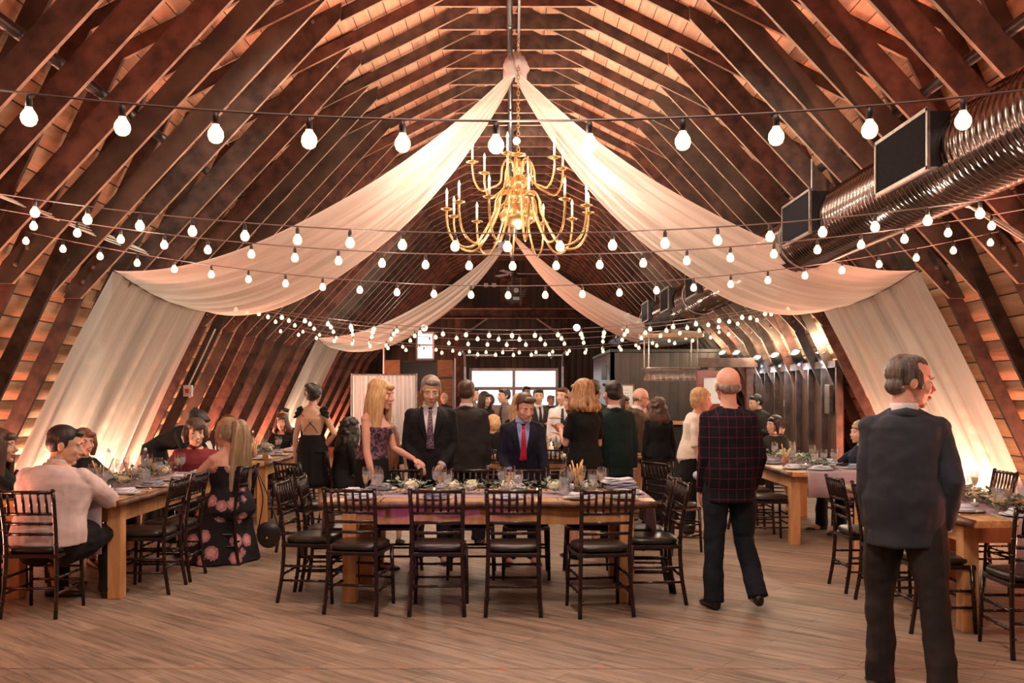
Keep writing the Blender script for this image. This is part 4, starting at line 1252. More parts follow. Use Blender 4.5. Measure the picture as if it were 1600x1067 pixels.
def ring(c, R, rx, ry, n=20, p=1.0):
    out = []
    for k in range(n):
        a = 2*PI*k/n; ca, sa = math.cos(a), math.sin(a)
        out.append(V3(c)+R @ V3((rx*math.copysign(abs(ca)**p, ca), ry*math.copysign(abs(sa)**p, sa), 0)))
    return out
MALE = [(-0.12, 0.125, 0.095, 0), (-0.05, 0.160, 0.112, 0.006), (0.04, 0.158, 0.112, 0.004), (0.14, 0.145, 0.105, 0), (0.26, 0.158, 0.113, 0), (0.34, 0.165, 0.118, 0.002), (0.40, 0.155, 0.102, 0.008), (0.44, 0.115, 0.080, 0.014), (0.475, 0.068, 0.062, 0.012), (0.50, 0.058, 0.056, 0.008)]
FEM = [(-0.12, 0.130, 0.095, 0), (-0.05, 0.168, 0.112, 0.008), (0.04, 0.150, 0.105, 0.004), (0.15, 0.115, 0.088, 0), (0.26, 0.128, 0.102, -0.006), (0.34, 0.140, 0.115, -0.008), (0.40, 0.130, 0.086, 0.006), (0.44, 0.090, 0.068, 0.012), (0.47, 0.055, 0.052, 0.010), (0.49, 0.048, 0.048, 0.008)]
def nrm(v): return V3(v).normalized()

class Fig:
    pass
def person(label, x, y, rot, h=1.75, sex='m', look=None, pitch=0, lean=0, bend=0, twist=0, sit=False, arms=('down', 'down'), legs=None,
           skin_='skin_fair', hair=('short', 'hair_brown'), top=('suit', 'black_suit'), bottom=('trousers', 'black_suit'), shirt='white_shirt', tie=None,
           wide=1.0, q=None, group=None, shoes='shoe_leather', hands=('relax', 'relax'), front=False, headk=1.0, seat=0.54, extra=None, roll=0):
    k = h/1.75
    D = y
    q = q or (0.0075 if D < 9.5 else 0.010 if D < 12 else 0.014 if D < 16 else 0.019)
    t = thing('person', label, 'person', (x, y, 0), math.radians(rot), group)
    F = MALE if sex == 'm' else FEM
    # legs
    HX = 0.088*k
    dl = legs or (((0.25, -1, 0.0), (0.02, -0.05, -1)) if sit else ((0.07, 0.0, -1), (0.03, 0.02, -1)))
    if len(dl) == 2 and not isinstance(dl[0][0], (tuple, list)): dl = (dl, dl)
    LT = 0.425*k; LS = 0.42*k
    lows = []
    legpts = []
    for i, s_ in enumerate((1, -1)):     # left is +x
        th, sh = dl[i]
        a = V3((s_*HX, 0, -0.04*k))
        b = a+nrm((s_*th[0], th[1], th[2]))*LT
        c = b+nrm((s_*sh[0], sh[1], sh[2]))*LS
        legpts.append([a, b, c]); lows.append(c.z)
    zp = seat if sit else 0.085*k-min(lows)
    P0 = V3((0, 0.02 if sit else 0, zp))
    if sit:
        for lp in legpts:
            lp[2].z = 0.09-zp
    legpts = [[P0+p for p in lp] for lp in legpts]
    Rl = Matrix.Rotation(math.radians(twist), 3, 'Z') @ Matrix.Rotation(math.radians(bend), 3, 'Y') @ Matrix.Rotation(math.radians(lean), 3, 'X')
    I3 = Matrix.Identity(3)
    def up(p):     # torso local (relative to pelvis, unscaled) to figure space with progressive bending
        f = sm((p[2]+0.02)/0.22) if p[2] < 0.2 else 1
        R = I3.lerp(Rl, f) if f < 1 else Rl
        return P0+R @ (V3(p)*k), R
    def trings(extra_r=0.0, z0=-0.12, z1=0.5, hem=0, F_=F):
        out = []
        for (z, rx, ry, yo) in F_:
            if z < z0-1e-6 or z > z1+1e-6: continue
            c, R = up((0, yo, z))
            out.append(ring(c, R, (rx*wide+extra_r)*k, (ry*(1+(wide-1)*1.2)+extra_r)*k, 22, 0.9))
        return out
    sw = (0.160 if sex == 'm' else 0.138)*(0.4+0.6*wide)
    shoulders = [up((s_*sw, 0.012, 0.400))[0] for s_ in (1, -1)]
    neck, _ = up((0, 0.008, 0.49 if sex == 'm' else 0.48))
    lk = math.radians((look if look is not None else rot)-rot)
    Rh = Matrix.Rotation(lk, 3, 'Z') @ Matrix.Rotation(math.radians(pitch), 3, 'X') @ Matrix.Rotation(math.radians(roll), 3, 'Y')
    headk *= 1.12
    hk = k*headk if h > 1.5 else k*headk*(1+0.25*(1.5-h))
    HC = neck+Rl @ V3((0, -0.012, 0.050))*k+Rh @ V3((0, -0.018, 0.092))*hk
    def hd(p): return HC+Rh @ (V3(p)*hk)
    ARM = {'down': ((0.14, 0.04, -1), (0.05, -0.14, -1)), 'table': ((0.24, -0.80, -0.62), (-0.45, -1, 0.03)), 'bent': ((0.12, -0.18, -1), (-0.35, -0.85, 0.25)),
           'hold': ((0.10, -0.25, -1), (-0.42, -0.75, 0.55)), 'pocket': ((0.38, 0.28, -1), (-0.28, -0.42, -1)), 'hip': ((0.75, 0.25, -1), (-0.75, -0.2, -0.75)),
           'lap': ((0.12, -0.2, -1), (-0.3, -0.95, -0.35)), 'lean': ((0.10, -0.35, -1), (0.0, -0.35, -1)), 'front': ((0.14, -0.12, -1), (-0.42, -0.62, -0.62))}
    aw = []
    for i, s_ in enumerate((1, -1)):
        A = arms[i]; A = ARM[A] if isinstance(A, str) else A
        u = nrm((s_*A[0][0], A[0][1], A[0][2])); f_ = nrm((s_*A[1][0], A[1][1], A[1][2]))
        e = shoulders[i]+u*0.285*k
        wv = e+f_*0.255*k
        aw.append((shoulders[i], e, wv, f_))
    # ---- skin body, one mesh
    b = MB()
    b.rings(trings())
    br_ = (0.049 if sex == 'm' else 0.040)
    for i, s_ in enumerate((1, -1)):
        sh, e, wv, f_ = aw[i]
        b.ell(sh, 0.050*k*(1 if sex == 'm' else 0.90)*(0.78 if top[0] in ('suit', 'shirt') else 1))
        m1 = sh.lerp(e, 0.45)
        fm_ = e.lerp(wv, 0.3)
        b.tube([up((s_*0.035, 0.016, 0.485))[0], up((s_*0.10, 0.016, 0.430))[0], sh], [0.030*k, 0.040*k, 0.044*k], 10)
        b.tube([up((s_*sw*0.6, 0.012, 0.39))[0], sh, m1, e, fm_, wv], [0.045*k, br_*(0.85 if top[0] in ('suit', 'shirt') else 1.08)*k, br_*k*(wide*0.3+0.7), br_*0.82*k, br_*0.86*k, br_*0.56*k], 12)
        # hand
        mode = hands[i]
        across = f_.cross(V3((0, 0, 1)) if abs(f_.z) < 0.8 else V3((0, -1, 0))).normalized()
        pn = across.cross(f_).normalized()          # palm normal
        if abs(f_.z) >= 0.8:
            across, pn = V3((0, -1, 0)), V3((-s_, 0, 0))
            across = (across-f_*across.dot(f_)).normalized(); pn = (pn-f_*pn.dot(f_)-across*pn.dot(across)).normalized()
            ts = 1
        else:
            pn = V3((0, 0, -1)); pn = (pn-f_*pn.dot(f_)).normalized()
            across = f_.cross(pn).normalized()
            ts = 1 if across.dot(V3((-s_, 0, 0))) > 0 else -1
        hs = k*(1 if sex == 'm' else 0.92)
        Rm = Matrix((across, f_, pn)).transposed()
        b.ell(wv+f_*0.048*hs, (0.040*hs, 0.052*hs, 0.017*hs), Rm, 12, 8)
        curl = {'relax': 0.35, 'fist': 1.15, 'flat': 0.1, 'pinch': 0.75}[mode]
        for fi, (o_, L) in enumerate(((0.030, 0.066), (0.0105, 0.076), (-0.0095, 0.071), (-0.029, 0.056))):
            p = wv+f_*(0.085-abs(o_)*0.12)*hs+across*o_*ts*hs
            d = (f_+across*o_*ts*2.2).normalized()
            pts = [p-f_*0.02*hs, p]
            ang = 0
            for j in range(3):
                ang += curl*(0.85 if fi else 0.7)
                dd = (d*math.cos(ang)+pn*math.sin(ang))
                p = p+dd*L*hs*(0.42, 0.32, 0.26)[j]
                pts.append(p)
            b.tube(pts, [0.0095*hs, 0.0092*hs, 0.0086*hs, 0.008*hs, 0.0066*hs], 8)
        tb_ = wv+f_*0.025*hs+across*0.030*ts*hs
        pts = [wv+f_*0.015*hs+across*0.012*ts*hs, tb_, tb_+(f_*0.75+across*0.55*ts+pn*0.35*curl).normalized()*0.035*hs, tb_+(f_*0.9+across*0.30*ts+pn*0.7*curl).normalized()*0.066*hs]
        b.tube(pts, [0.012*hs, 0.0125*hs, 0.0098*hs, 0.0078*hs], 8)
        aw[i] = (sh, e, wv, f_, pn)
    for (a, kn, an) in legpts:
        b.tube([a+V3((0, 0, 0.03*k)), a, a.lerp(kn, 0.5), kn, kn.lerp(an, 0.35), an], [0.08*k, 0.085*k, 0.07*k, 0.053*k, 0.054*k, 0.035*k], 12)
        b.ell(an+V3((0, -0.05*k, -0.045*k)), (0.04*k, 0.11*k, 0.035*k))
    nr = (0.056 if sex == 'm' else 0.046)*k
    b.tube([neck-Rl @ V3((0, 0, 0.05))*k, neck, neck.lerp(hd((0, 0.022, -0.05)), 0.6), hd((0, 0.02, -0.02))], [nr*1.25, nr*1.08, nr, nr], 14)
    jw = 1.0 if sex == 'm' else 0.92
    def he(c, r): b.ell(hd(c), tuple(v*hk for v in r), Rh, 18, 12)
    he((0, 0.012, 0.026), (0.076, 0.096, 0.089))
    he((0, -0.030, -0.030), (0.061, 0.062, 0.080))
    he((0, -0.030, -0.073), (0.054*jw, 0.052, 0.042))
    he((0, -0.066, -0.102), (0.022*jw, 0.020, 0.019))
    for s_ in (1, -1):
        he((s_*0.028, -0.080, 0.019), (0.026, 0.011, 0.008))
        he((s_*0.037, -0.063, -0.032), (0.024, 0.022, 0.024))
        he((s_*0.011, -0.097, -0.040), (0.009, 0.009, 0.008))
        he((s_*0.030, -0.070, -0.008), (0.020, 0.016, 0.009))
        he((s_*0.077, 0.012, -0.012), (0.009, 0.020, 0.032))
    b.tube([hd((0, -0.082, 0.012)), hd((0, -0.098, -0.015)), hd((0, -0.112, -0.034)), hd((0, -0.098, -0.046))], [0.008*hk, 0.010*hk, 0.013*hk, 0.008*hk], 10)
    he((0, -0.088, -0.063), (0.024, 0.010, 0.006))
    he((0, -0.086, -0.076), (0.020, 0.010, 0.008))
    bobj('body', b, skin_, t, q*0.75 if D < 10 else q, 2)
    # ---- face details
    visible = abs(((look if look is not None else rot)+180) % 360-180) < 118
    if visible:
        for s_ in (1, -1):
            e_ = obj('eye', MB().ell(hd((s_*0.0295, -0.0775, 0.001)), (0.0115*hk, 0.009*hk, 0.0055*hk), Rh, 10, 8), 'eye_white' if D < 9.5 else 'iris_dark', t, True)
            obj('iris', MB().ell(hd((s_*0.0295, -0.0835, 0.0005 if pitch < 8 else -0.003)), (0.0056*hk, 0.004*hk, 0.0056*hk), Rh, 8, 6), 'iris_dark', e_, True)
            obj('eyebrow', MB().tube([hd((s_*0.014, -0.0905, 0.018)), hd((s_*0.03, -0.0905, 0.0235)), hd((s_*0.047, -0.077, 0.019))], [0.003*hk, 0.0042*hk, 0.002*hk], 6), hair[1] if hair[0] != 'none' else 'hair_grey', t, True)
        obj('lips', MB().tube([hd((-0.024, -0.084, -0.068)), hd((-0.01, -0.0965, -0.067)), hd((0, -0.0985, -0.069)), hd((0.01, -0.0965, -0.067)), hd((0.024, -0.084, -0.068))], [0.003*hk, 0.006*hk, 0.0065*hk, 0.006*hk, 0.003*hk], 7), 'lip_tint', t, True)
    # ---- hair
    hm = MB()
    def hh(c, r, R=None): hm.ell(hd(c), tuple(v*hk for v in r), Rh if R is None else R, 16, 10)
    hkind = hair[0]
    rnd = random.Random(int(x*100+y*10))
    down = V3((0, 0.10, -1)).normalized()
    if hkind in ('short', 'thin', 'boy'):
        hh((0, 0.022, 0.042), (0.082, 0.098, 0.080))
        hh((0, 0.050, 0.0), (0.078, 0.066, 0.070))
        for s_ in (1, -1): hh((s_*0.068, 0.010, 0.012), (0.014, 0.034, 0.042))
        if hkind != 'thin': hh((0.012, -0.058, 0.082), (0.062, 0.036, 0.026))
        if hkind == 'boy':
            hh((0.0, -0.066, 0.082), (0.056, 0.024, 0.018))
    if hkind == 'receding':
        hh((0, 0.036, 0.034), (0.083, 0.086, 0.083)); hh((0, 0.000, 0.070), (0.060, 0.068, 0.048))
        hh((0, 0.062, -0.030), (0.070, 0.048, 0.050))
        for s_ in (1, -1): hh((s_*0.071, 0.012, 0.010), (0.014, 0.044, 0.044)); hh((s_*0.074, -0.022, -0.012), (0.008, 0.014, 0.030))
    if hkind == 'fringe':
        hh((0, 0.055, -0.018), (0.073, 0.052, 0.045))
        for s_ in (1, -1): hh((s_*0.069, 0.022, -0.008), (0.013, 0.040, 0.030))
    if hkind in ('long', 'bob', 'bun', 'pony', 'curly', 'wavy', 'mop', 'crop'):
        hh((0, 0.022, 0.040), (0.086, 0.102, 0.086))
        hh((0, 0.050, 0.0), (0.082, 0.072, 0.076))
        for s_ in (1, -1): hh((s_*0.070, 0.0, 0.015), (0.018, 0.050, 0.055))
    if hkind in ('bob', 'mop'):
        L_ = 0.13 if hkind == 'bob' else 0.09
        for s_ in (1, -1):
            hm.tube([hd((s_*0.070, 0.0, 0.05)), hd((s_*0.086, 0.005, -0.03)), hd((s_*0.078, 0.0, -L_))], [0.030*hk, 0.034*hk, 0.018*hk], 10, flat=1.4)
            hm.tube([hd((s_*0.045, 0.06, 0.02)), hd((s_*0.06, 0.075, -0.05)), hd((s_*0.05, 0.065, -L_))], [0.04*hk, 0.042*hk, 0.022*hk], 10)
        hh((0.02, -0.070, 0.068), (0.058, 0.026, 0.026))
    if hkind == 'mop': hh((0.012, -0.082, 0.048), (0.052, 0.018, 0.024)); hh((0, 0.0, 0.07), (0.088, 0.09, 0.06))
    if hkind == 'crop':
        hh((0, 0.02, 0.062), (0.092, 0.10, 0.075)); hh((0, 0.06, -0.04), (0.074, 0.05, 0.055)); hh((0.02, -0.07, 0.060), (0.06, 0.024, 0.028))
    if hkind in ('long', 'wavy', 'curly'):
        L_ = {'long': 0.46, 'wavy': 0.15, 'curly': 0.22}[hkind]
        n_ = 15 if hkind == 'long' else 12
        for j in range(n_):
            a = lerp(-0.25*PI, 1.25*PI, j/(n_-1))
            cx_, cy_ = math.cos(a), math.sin(a)
            w0 = 0.078
            p0 = hd((w0*cx_*0.85, 0.01+w0*cy_, 0.03))
            p1 = hd((0.090*cx_, 0.015+0.085*cy_, -0.06))
            LL = L_*rnd.uniform(0.82, 1.05)
            out = 0.02 if hkind == 'long' else 0.045
            base = V3((cx_, cy_, 0))
            wv_ = lambda z: (rnd.uniform(-1, 1)*0.018 if hkind != 'long' else rnd.uniform(-1, 1)*0.010)
            p2 = hd((0.092*cx_+out*cx_*0.5+wv_(0), 0.02+0.085*cy_+wv_(0), -0.06))+V3((0, 0.02, -LL*0.45*hk))
            p3 = hd((0.085*cx_*0.9+wv_(0), 0.02+0.075*cy_+wv_(0), -0.06))+V3((0, 0.035, -LL*0.92*hk))
            hm.tube(catmull([p0, p1, p2, p3], 4), [0.026*hk]*5+[0.026*hk]*4+[lerp(0.027, 0.010, z/3)*hk for z in range(4)], 8)
        hh((0.0, -0.074, 0.060), (0.060, 0.024, 0.028))
        if hkind == 'curly':
            for j in range(90):
                a = rnd.uniform(0, 2*PI); z = rnd.uniform(-0.17, 0.115)
                if math.sin(a) < -0.35 and z < 0.07: continue
                rr_ = math.sqrt(max(0.0, 1-(max(0, z)/0.125)**2))
                hh((0.094*rr_*math.cos(a), 0.02+0.10*rr_*math.sin(a), z), (0.022, 0.022, 0.022))
    if hkind == 'bun':
        hh((0, 0.095, 0.045), (0.060, 0.052, 0.058)); hh((0.02, 0.11, 0.08), (0.04, 0.035, 0.035)); hh((0, -0.062, 0.070), (0.058, 0.03, 0.026))
        for s_ in (1, -1): hm.tube([hd((s_*0.078, -0.02, 0.02)), hd((s_*0.086, -0.03, -0.05)), hd((s_*0.08, -0.025, -0.10))], [0.008*hk, 0.006*hk, 0.003*hk], 6)
    if hkind == 'pony':
        for j in range(13):
            dx = lerp(-0.030, 0.030, (j % 5)/4); dy = lerp(-0.02, 0.02, (j//5)/2)
            e_ = rnd.uniform(0.40, 0.56)
            hm.tube(catmull([hd((dx*0.6, 0.085, 0.075+dy)), hd((dx, 0.14+dy, 0.085)), hd((dx*1.8, 0.165+dy, -0.02)), hd((dx*2.6, 0.150+dy, -0.22)), hd((dx*3.0, 0.125+dy, -e_))], 3), [0.016*hk]*4+[0.020*hk]*8+[0.006*hk], 7)
        hm.ell(hd((0, 0.105, 0.085)), 0.024*hk)
    if hkind != 'none':
        bobj('hair', hm, hair[1], t, min(q, 0.009) if D < 11 else q, 2 if hkind not in ('curly',) else 1)
    # ---- clothes
    kind, cm_ = top
    g = MB()
    th_ = {'suit': 0.026, 'shirt': 0.020, 'knit': 0.016, 'dress': 0.012, 'blouse': 0.015, 'barebackdress': 0.012, 'halter': 0.019}[kind]
    if kind == 'suit':
        c, R = up((0, 0.0, -0.12)); rs = []
        hem = [(-0.20, 0.186, 0.146), (-0.12, 0.180, 0.138)]
        for z, rx, ry in hem if not sit else hem[1:]:
            rs.append(ring(P0+V3((0, 0.004, z*k)), I3, rx*wide*k, ry*wide*k, 22, 0.85))
        for (z, rx, ry, yo) in F:
            if z < -0.06: continue
            c, R = up((0, yo, z))
            add = th_+(0.008 if z < 0.3 else 0)
            if sex == 'm' and 0.0 < z < 0.2: add += 0.012
            if z >= 0.46: add -= 0.010
            if z >= 0.49: continue
            rs.append(ring(c, R, (rx*wide+add)*k, (ry*wide+add)*k, 22, 0.88))
        g.rings(rs)
    elif kind in ('shirt', 'knit', 'blouse'):
        zl = -0.06 if kind == 'shirt' else -0.12
        g.rings(trings(th_+(0.008 if kind == 'shirt' else 0.004), zl, 0.475))
    elif kind == 'dress':
        g.rings(trings(th_, -0.12, 0.465))
    elif kind in ('halter', 'barebackdress'):
        g.rings(trings(th_, 0.03 if kind == 'halter' and not sit else -0.12, 0.34 if kind == 'halter' else 0.155))
        if kind == 'barebackdress':
            for s_ in (1, -1):
                g.tube([up((s_*0.115, 0.02, 0.15))[0], up((s_*0.125, -0.02, 0.27))[0], up((s_*0.125, -0.02, 0.36))[0], up((s_*0.11, -0.01, 0.45))[0], up((s_*0.12, 0.045, 0.455))[0], up((s_*0.145, 0.075, 0.38))[0]], [0.03*k, 0.034*k, 0.036*k, 0.018*k, 0.026*k, 0.014*k], 8)
                for j in range(3): g.ell(up((s_*(0.16+0.012*j), 0.01+0.02*j, 0.47-0.05*j))[0], (0.045*k, 0.05*k, 0.016*k), Matrix.Rotation(s_*0.5, 3, 'Y'))
            g.rings([ring(up((0, -0.03, z))[0], Rl, 0.125*k, 0.085*k, 16) for z in (0.14, 0.2, 0.3, 0.38)])
        else:
            for s_ in (1, -1): g.tube([up((s_*0.09, -0.09, 0.27))[0], up((s_*0.05, -0.06, 0.40))[0], up((s_*0.035, 0.02, 0.49))[0]], [0.04*k, 0.022*k, 0.014*k], 8)
    slv = {'suit': 1.0, 'shirt': 1.0, 'knit': 0.55, 'dress': 0.42, 'blouse': 1.0}.get(kind, 0)
    if label.startswith('Seated man in a pale'): slv = 0.62
    if slv:
        for i, s_ in enumerate((1, -1)):
            sh, e, wv, f_, pn = aw[i]
            r0 = (0.062 if sex == 'm' else 0.052)*k*(0.5+0.5*wide)
            st = up((s_*sw*0.55, 0.012, 0.385))[0]
            g.tube([up((s_*0.045, 0.018, 0.475 if kind in ('suit', 'shirt') else 0.462))[0], up((s_*0.10, 0.018, 0.432))[0], sh+Rl @ V3((0, 0, 0.006))*k], [0.034*k, 0.044*k, 0.052*k], 10)
            if slv >= 0.99:
                en = wv-f_*0.004
                pts = [st, sh, sh.lerp(e, 0.5), e, e.lerp(wv, 0.5), en]
                rr = [0.055*k, r0, r0*0.93, r0*0.83, r0*0.76, r0*(0.66 if kind == 'suit' else 0.56)]
            elif slv > 0.5:
                pts = [st, sh, sh.lerp(e, 0.5), e, e.lerp(wv, (slv-0.5)*2)]
                rr = [0.055*k, r0, r0*0.98, r0*0.92, r0*0.88]
            else:
                pts = [st, sh, sh.lerp(e, slv*2*0.9)]
                rr = [0.055*k, r0, r0*0.95]
            g.tube(pts, rr, 14); g.ell(sh, r0*0.98)
            if kind == 'suit':      # squared shoulder
                g.ell(sh+Rl @ V3((0, 0, 0.004))*k, (r0*1.0, r0*0.92, r0*0.86), Rl)
                # cuff of the shirt
                cu = obj('shirt_cuff', MB().tube([en-f_*0.02*k, en+f_*0.012*k], r0*0.60, 12), shirt, t, True)
    # creases
    cl = bobj({'suit': 'jacket', 'shirt': 'shirt', 'knit': 'sweater', 'dress': 'dress_bodice', 'blouse': 'blouse', 'halter': 'dress_bodice', 'barebackdress': 'dress_bodice'}[kind], g, cm_, t, q, 6 if D < 9 else 4 if D < 13 else 2)
    if D < 13:
        dt = CREASE
        md = cl.modifiers.new('creases', 'DISPLACE'); md.texture = dt; md.strength = 0.016; md.mid_level = 0.5; md.texture_coords = 'GLOBAL'
    def chest(x_, z_, lift):      # front surface point of the torso
        for (a, b_) in zip(F, F[1:]):
            if a[0] <= z_ <= b_[0]:
                f = (z_-a[0])/(b_[0]-a[0]); break
        rx = lerp(a[1], b_[1], f)*wide+th_+0.006; ry = lerp(a[2], b_[2], f)*wide+th_+0.006; yo = lerp(a[3], b_[3], f)
        if z_ < 0.2 and sex == 'm': rx += 0.01; ry += 0.01
        yy = yo-ry*math.sqrt(max(0.05, 1-(abs(x_)/rx)**2.1))-lift
        return up((x_, yy, z_))[0]
    if kind in ('suit', 'shirt') and abs(rot) <= 180:
        col_m = shirt if kind == 'suit' else cm_
        r_ = nr*1.12
        nk = neck+Rl @ V3((0, -0.004, 0.012))*k
        obj('shirt_collar', MB().rings([ring(nk+Rl @ V3((0, 0.004, -0.030))*k, Rl, r_*1.3, r_*1.25, 18), ring(nk, Rl, r_*1.12, r_*1.12, 18), ring(nk+Rl @ V3((0, 0.006, 0.022))*k, Rl, r_*1.05, r_*1.06, 18), ring(nk+Rl @ V3((0, 0.006, 0.020))*k, Rl, r_*0.9, r_*0.9, 18)], False), col_m, t, True)
        if kind == 'suit':
            obj('jacket_collar', MB().tube([chest(s2*0.062, 0.44, -0.004) if False else up((0.085*math.cos(a_), 0.012+0.085*math.sin(a_), 0.478-0.02*abs(math.cos(a_))))[0] for a_ in [lerp(-0.15*PI, 1.15*PI, j/14) for j in range(15)]], 0.016*k, 8, flat=1.5), cm_, t, True)
    if front and kind == 'suit':
        def patch(nm, fn, mat, nu=10, nv=6):
            m_ = MB().grid(fn, nu, nv)
            o_ = obj(nm, m_, mat, t, True)
            sd = o_.modifiers.new('thickness', 'SOLIDIFY'); sd.thickness = 0.005; sd.offset = 0
            return o_
        zb, zt_ = 0.10, 0.452
        def wd(z): return 0.068*((z-zb)/(zt_-zb))**0.8+0.002
        patch('shirt_front', lambda u, v: chest((v*2-1)*wd(lerp(zb, zt_, u))*1.1, lerp(zb, zt_, u), 0.010), shirt)
        for s_ in (1, -1):
            def lap(u, v, s_=s_):
                z = lerp(zb-0.01, 0.462, u)
                w1 = wd(max(z, zb+0.001)); w2 = w1+(0.052*math.sin(PI*min(1, u*0.98)**1.6)+0.006)
                return chest(s_*lerp(w1*0.92, w2, v), z, 0.018-0.006*v)
            patch('lapel', lap, cm_)
        if tie:
            patch('necktie', lambda u, v: chest((v*2-1)*(0.016+0.022*(1-u)), lerp(zb+0.0, 0.435, u), 0.021), tie)
            obj('tie_knot', MB().ell(chest(0, 0.445, 0.016), (0.019*k, 0.012*k, 0.020*k), Rl), tie, t, True)
            # collar points
            for s_ in (1, -1):
                a_, b2_, c_ = chest(s_*0.012, 0.462, 0.022), chest(s_*0.066, 0.455, 0.014), chest(s_*0.040, 0.405, 0.020)
                a2 = up((s_*0.052, -0.02, 0.50))[0]
                m_ = MB().add([a_, b2_, c_, a2], [(0, 2, 1), (0, 1, 3), (1, 2, 0), (3, 1, 0)])
                obj('collar_point', m_, shirt, t)
        obj('jacket_button', MB().ell(chest(0.0, 0.075, 0.012), (0.009*k, 0.005*k, 0.009*k), Rl), 'shoe_leather', t, True)
    elif kind == 'shirt' and tie:
        m_ = MB().grid(lambda u, v: chest((v*2-1)*(0.015+0.022*(1-u)), lerp(0.06, 0.45, u), 0.016), 10, 4)
        o_ = obj('necktie', m_, tie, t, True); sd = o_.modifiers.new('thickness', 'SOLIDIFY'); sd.thickness = 0.006
    # bottoms
    bk, bm = bottom
    if bk == 'trousers':
        g = MB()
        g.rings(trings(0.016, -0.12, 0.04))
        for i, (a, kn, an) in enumerate(legpts):
            g.tube([a+V3((0, 0, 0.05*k)), a+V3((0, 0, -0.02*k)), a.lerp(kn, 0.5), kn, kn.lerp(an, 0.5), an+V3((0, 0.01, -0.03*k))],
                   [0.092*k*wide, 0.108*k*wide, 0.096*k*wide, 0.073*k, 0.070*k, 0.074*k], 14)
        tr = bobj('trousers', g, bm, t, q, 2)
        if D < 13:
            md = tr.modifiers.new('creases', 'DISPLACE'); md.texture = CREASE; md.strength = 0.022; md.texture_coords = 'GLOBAL'
    elif bk in ('skirt', 'longskirt', 'kneeskirt', 'kaftan'):
        zh = {'skirt': 0.50, 'kneeskirt': 0.58, 'longskirt': 0.05, 'kaftan': 0.05}[bk]*k
        if not sit:
            rs = []
            for j in range(9):
                f = j/8; z = lerp(zp+0.10*k, zh, f)
                rx = (0.92 if j == 0 else 1.03)*lerp(0.158, 0.19 if bk != 'kaftan' else 0.26, f**0.8)*k; ry = (0.92 if j == 0 else 1.03)*lerp(0.115, 0.17 if bk != 'kaftan' else 0.24, f**0.8)*k
                rr = []
                for a_ in range(48):
                    an_ = 2*PI*a_/48
                    rp = 1+0.05*f*math.sin(an_*9+x*3)
                    rr.append(V3((rx*rp*math.cos(an_), 0.005+ry*rp*math.sin(an_), z)))
                rs.append(rr)
            obj('skirt', MB().rings(rs[::-1]), bm, t, True)
        else:
            g = MB(); g.rings(trings(0.018, -0.12, 0.04))
            for (a, kn, an) in legpts:
                ln_ = 0.35 if bk in ('skirt', 'kneeskirt') else 1.0
                g.tube([a, a.lerp(kn, 0.5), kn, kn.lerp(an, 0.3*ln_), kn.lerp(an, ln_)], [0.11*k, 0.105*k, 0.085*k, 0.085*k, 0.095*k], 12)
            g.tube([legpts[0][0].lerp(legpts[0][1], 0.5), legpts[1][0].lerp(legpts[1][1], 0.5)], 0.09*k, 10)
            bobj('skirt', g, bm, t, q, 2)
    # shoes
    for i, (a, kn, an) in enumerate(legpts):
        d = an-kn
        lift = an.z-0.085*k
        Rf = Matrix.Rotation((0.14 if i == 0 else -0.14), 3, 'Z') @ (Matrix.Rotation(0.9, 3, 'X') if lift > 0.06 else Matrix.Identity(3))
        rs = []
        for (yy, w_, z0_, z1_) in ((0.075, 0.024, -0.078, -0.01), (0.06, 0.034, -0.083, 0.0), (0.02, 0.040, -0.083, 0.012), (-0.05, 0.040, -0.083, -0.012), (-0.12, 0.046, -0.083, -0.038), (-0.165, 0.040, -0.083, -0.048), (-0.192, 0.020, -0.080, -0.060)):
            rr = []
            for a_ in range(14):
                an_ = 2*PI*a_/14
                zc, zr = (z0_+z1_)/2, (z1_-z0_)/2
                zz = zc+zr*math.sin(an_)*(1.0)
                p = V3((w_*math.copysign(abs(math.cos(an_))**0.7, math.cos(an_)), yy, max(z0_, zz)))
                rr.append(an+Rf @ (p*k))
            rs.append(rr)
        obj('shoe', MB().rings(rs[::-1]), shoes, t, True)
    f = Fig(); f.t = t; f.hd = hd; f.aw = aw; f.up = up; f.Rl = Rl; f.Rh = Rh; f.k = k; f.hk = hk; f.legs = legpts; f.zp = zp; f.P0 = P0
    return f
CREASE = bpy.data.textures.new('creases', 'CLOUDS'); CREASE.noise_scale = 0.10; CREASE.noise_depth = 1

# --- foreground and table guests
P1 = person('tall grey haired man in slate suit, right hand in pocket, walking at right', 2.06, 4.88, 165, 1.80, look=88, pitch=8, skin_='skin_rosy', hair=('receding', 'hair_peppered'), top=('suit', 'slate_suit'),
            bottom=('trousers', 'charcoal_suit'), arms=(((0.06, 0.0, -1), (-0.10, -0.25, -1)), ((0.24, 0.22, -1), (-0.14, -0.34, -1))), legs=(((0.05, -0.12, -1), (0.0, 0.06, -1)), ((0.10, 0.22, -1), (0.05, 0.28, -1))), wide=1.02, q=0.0065)
P2 = person('bald man in red checked dark blazer seen from behind, stepping away', 1.60, 6.86, 184, 1.785, look=184, skin_='skin_rosy', hair=('fringe', 'hair_grey'), top=('suit', 'plaid_wool'), shirt='maroon_shirt',
            bottom=('trousers', 'dark_denim'), arms=(((0.10, 0.08, -1), (0.0, -0.35, -1)), ((0.22, 0.12, -1), (-0.12, -0.40, -1))), legs=(((0.05, 0.03, -1), (0.02, 0.02, -1)), ((0.08, -0.10, -1), (0.12, 0.50, -1))), wide=0.98)
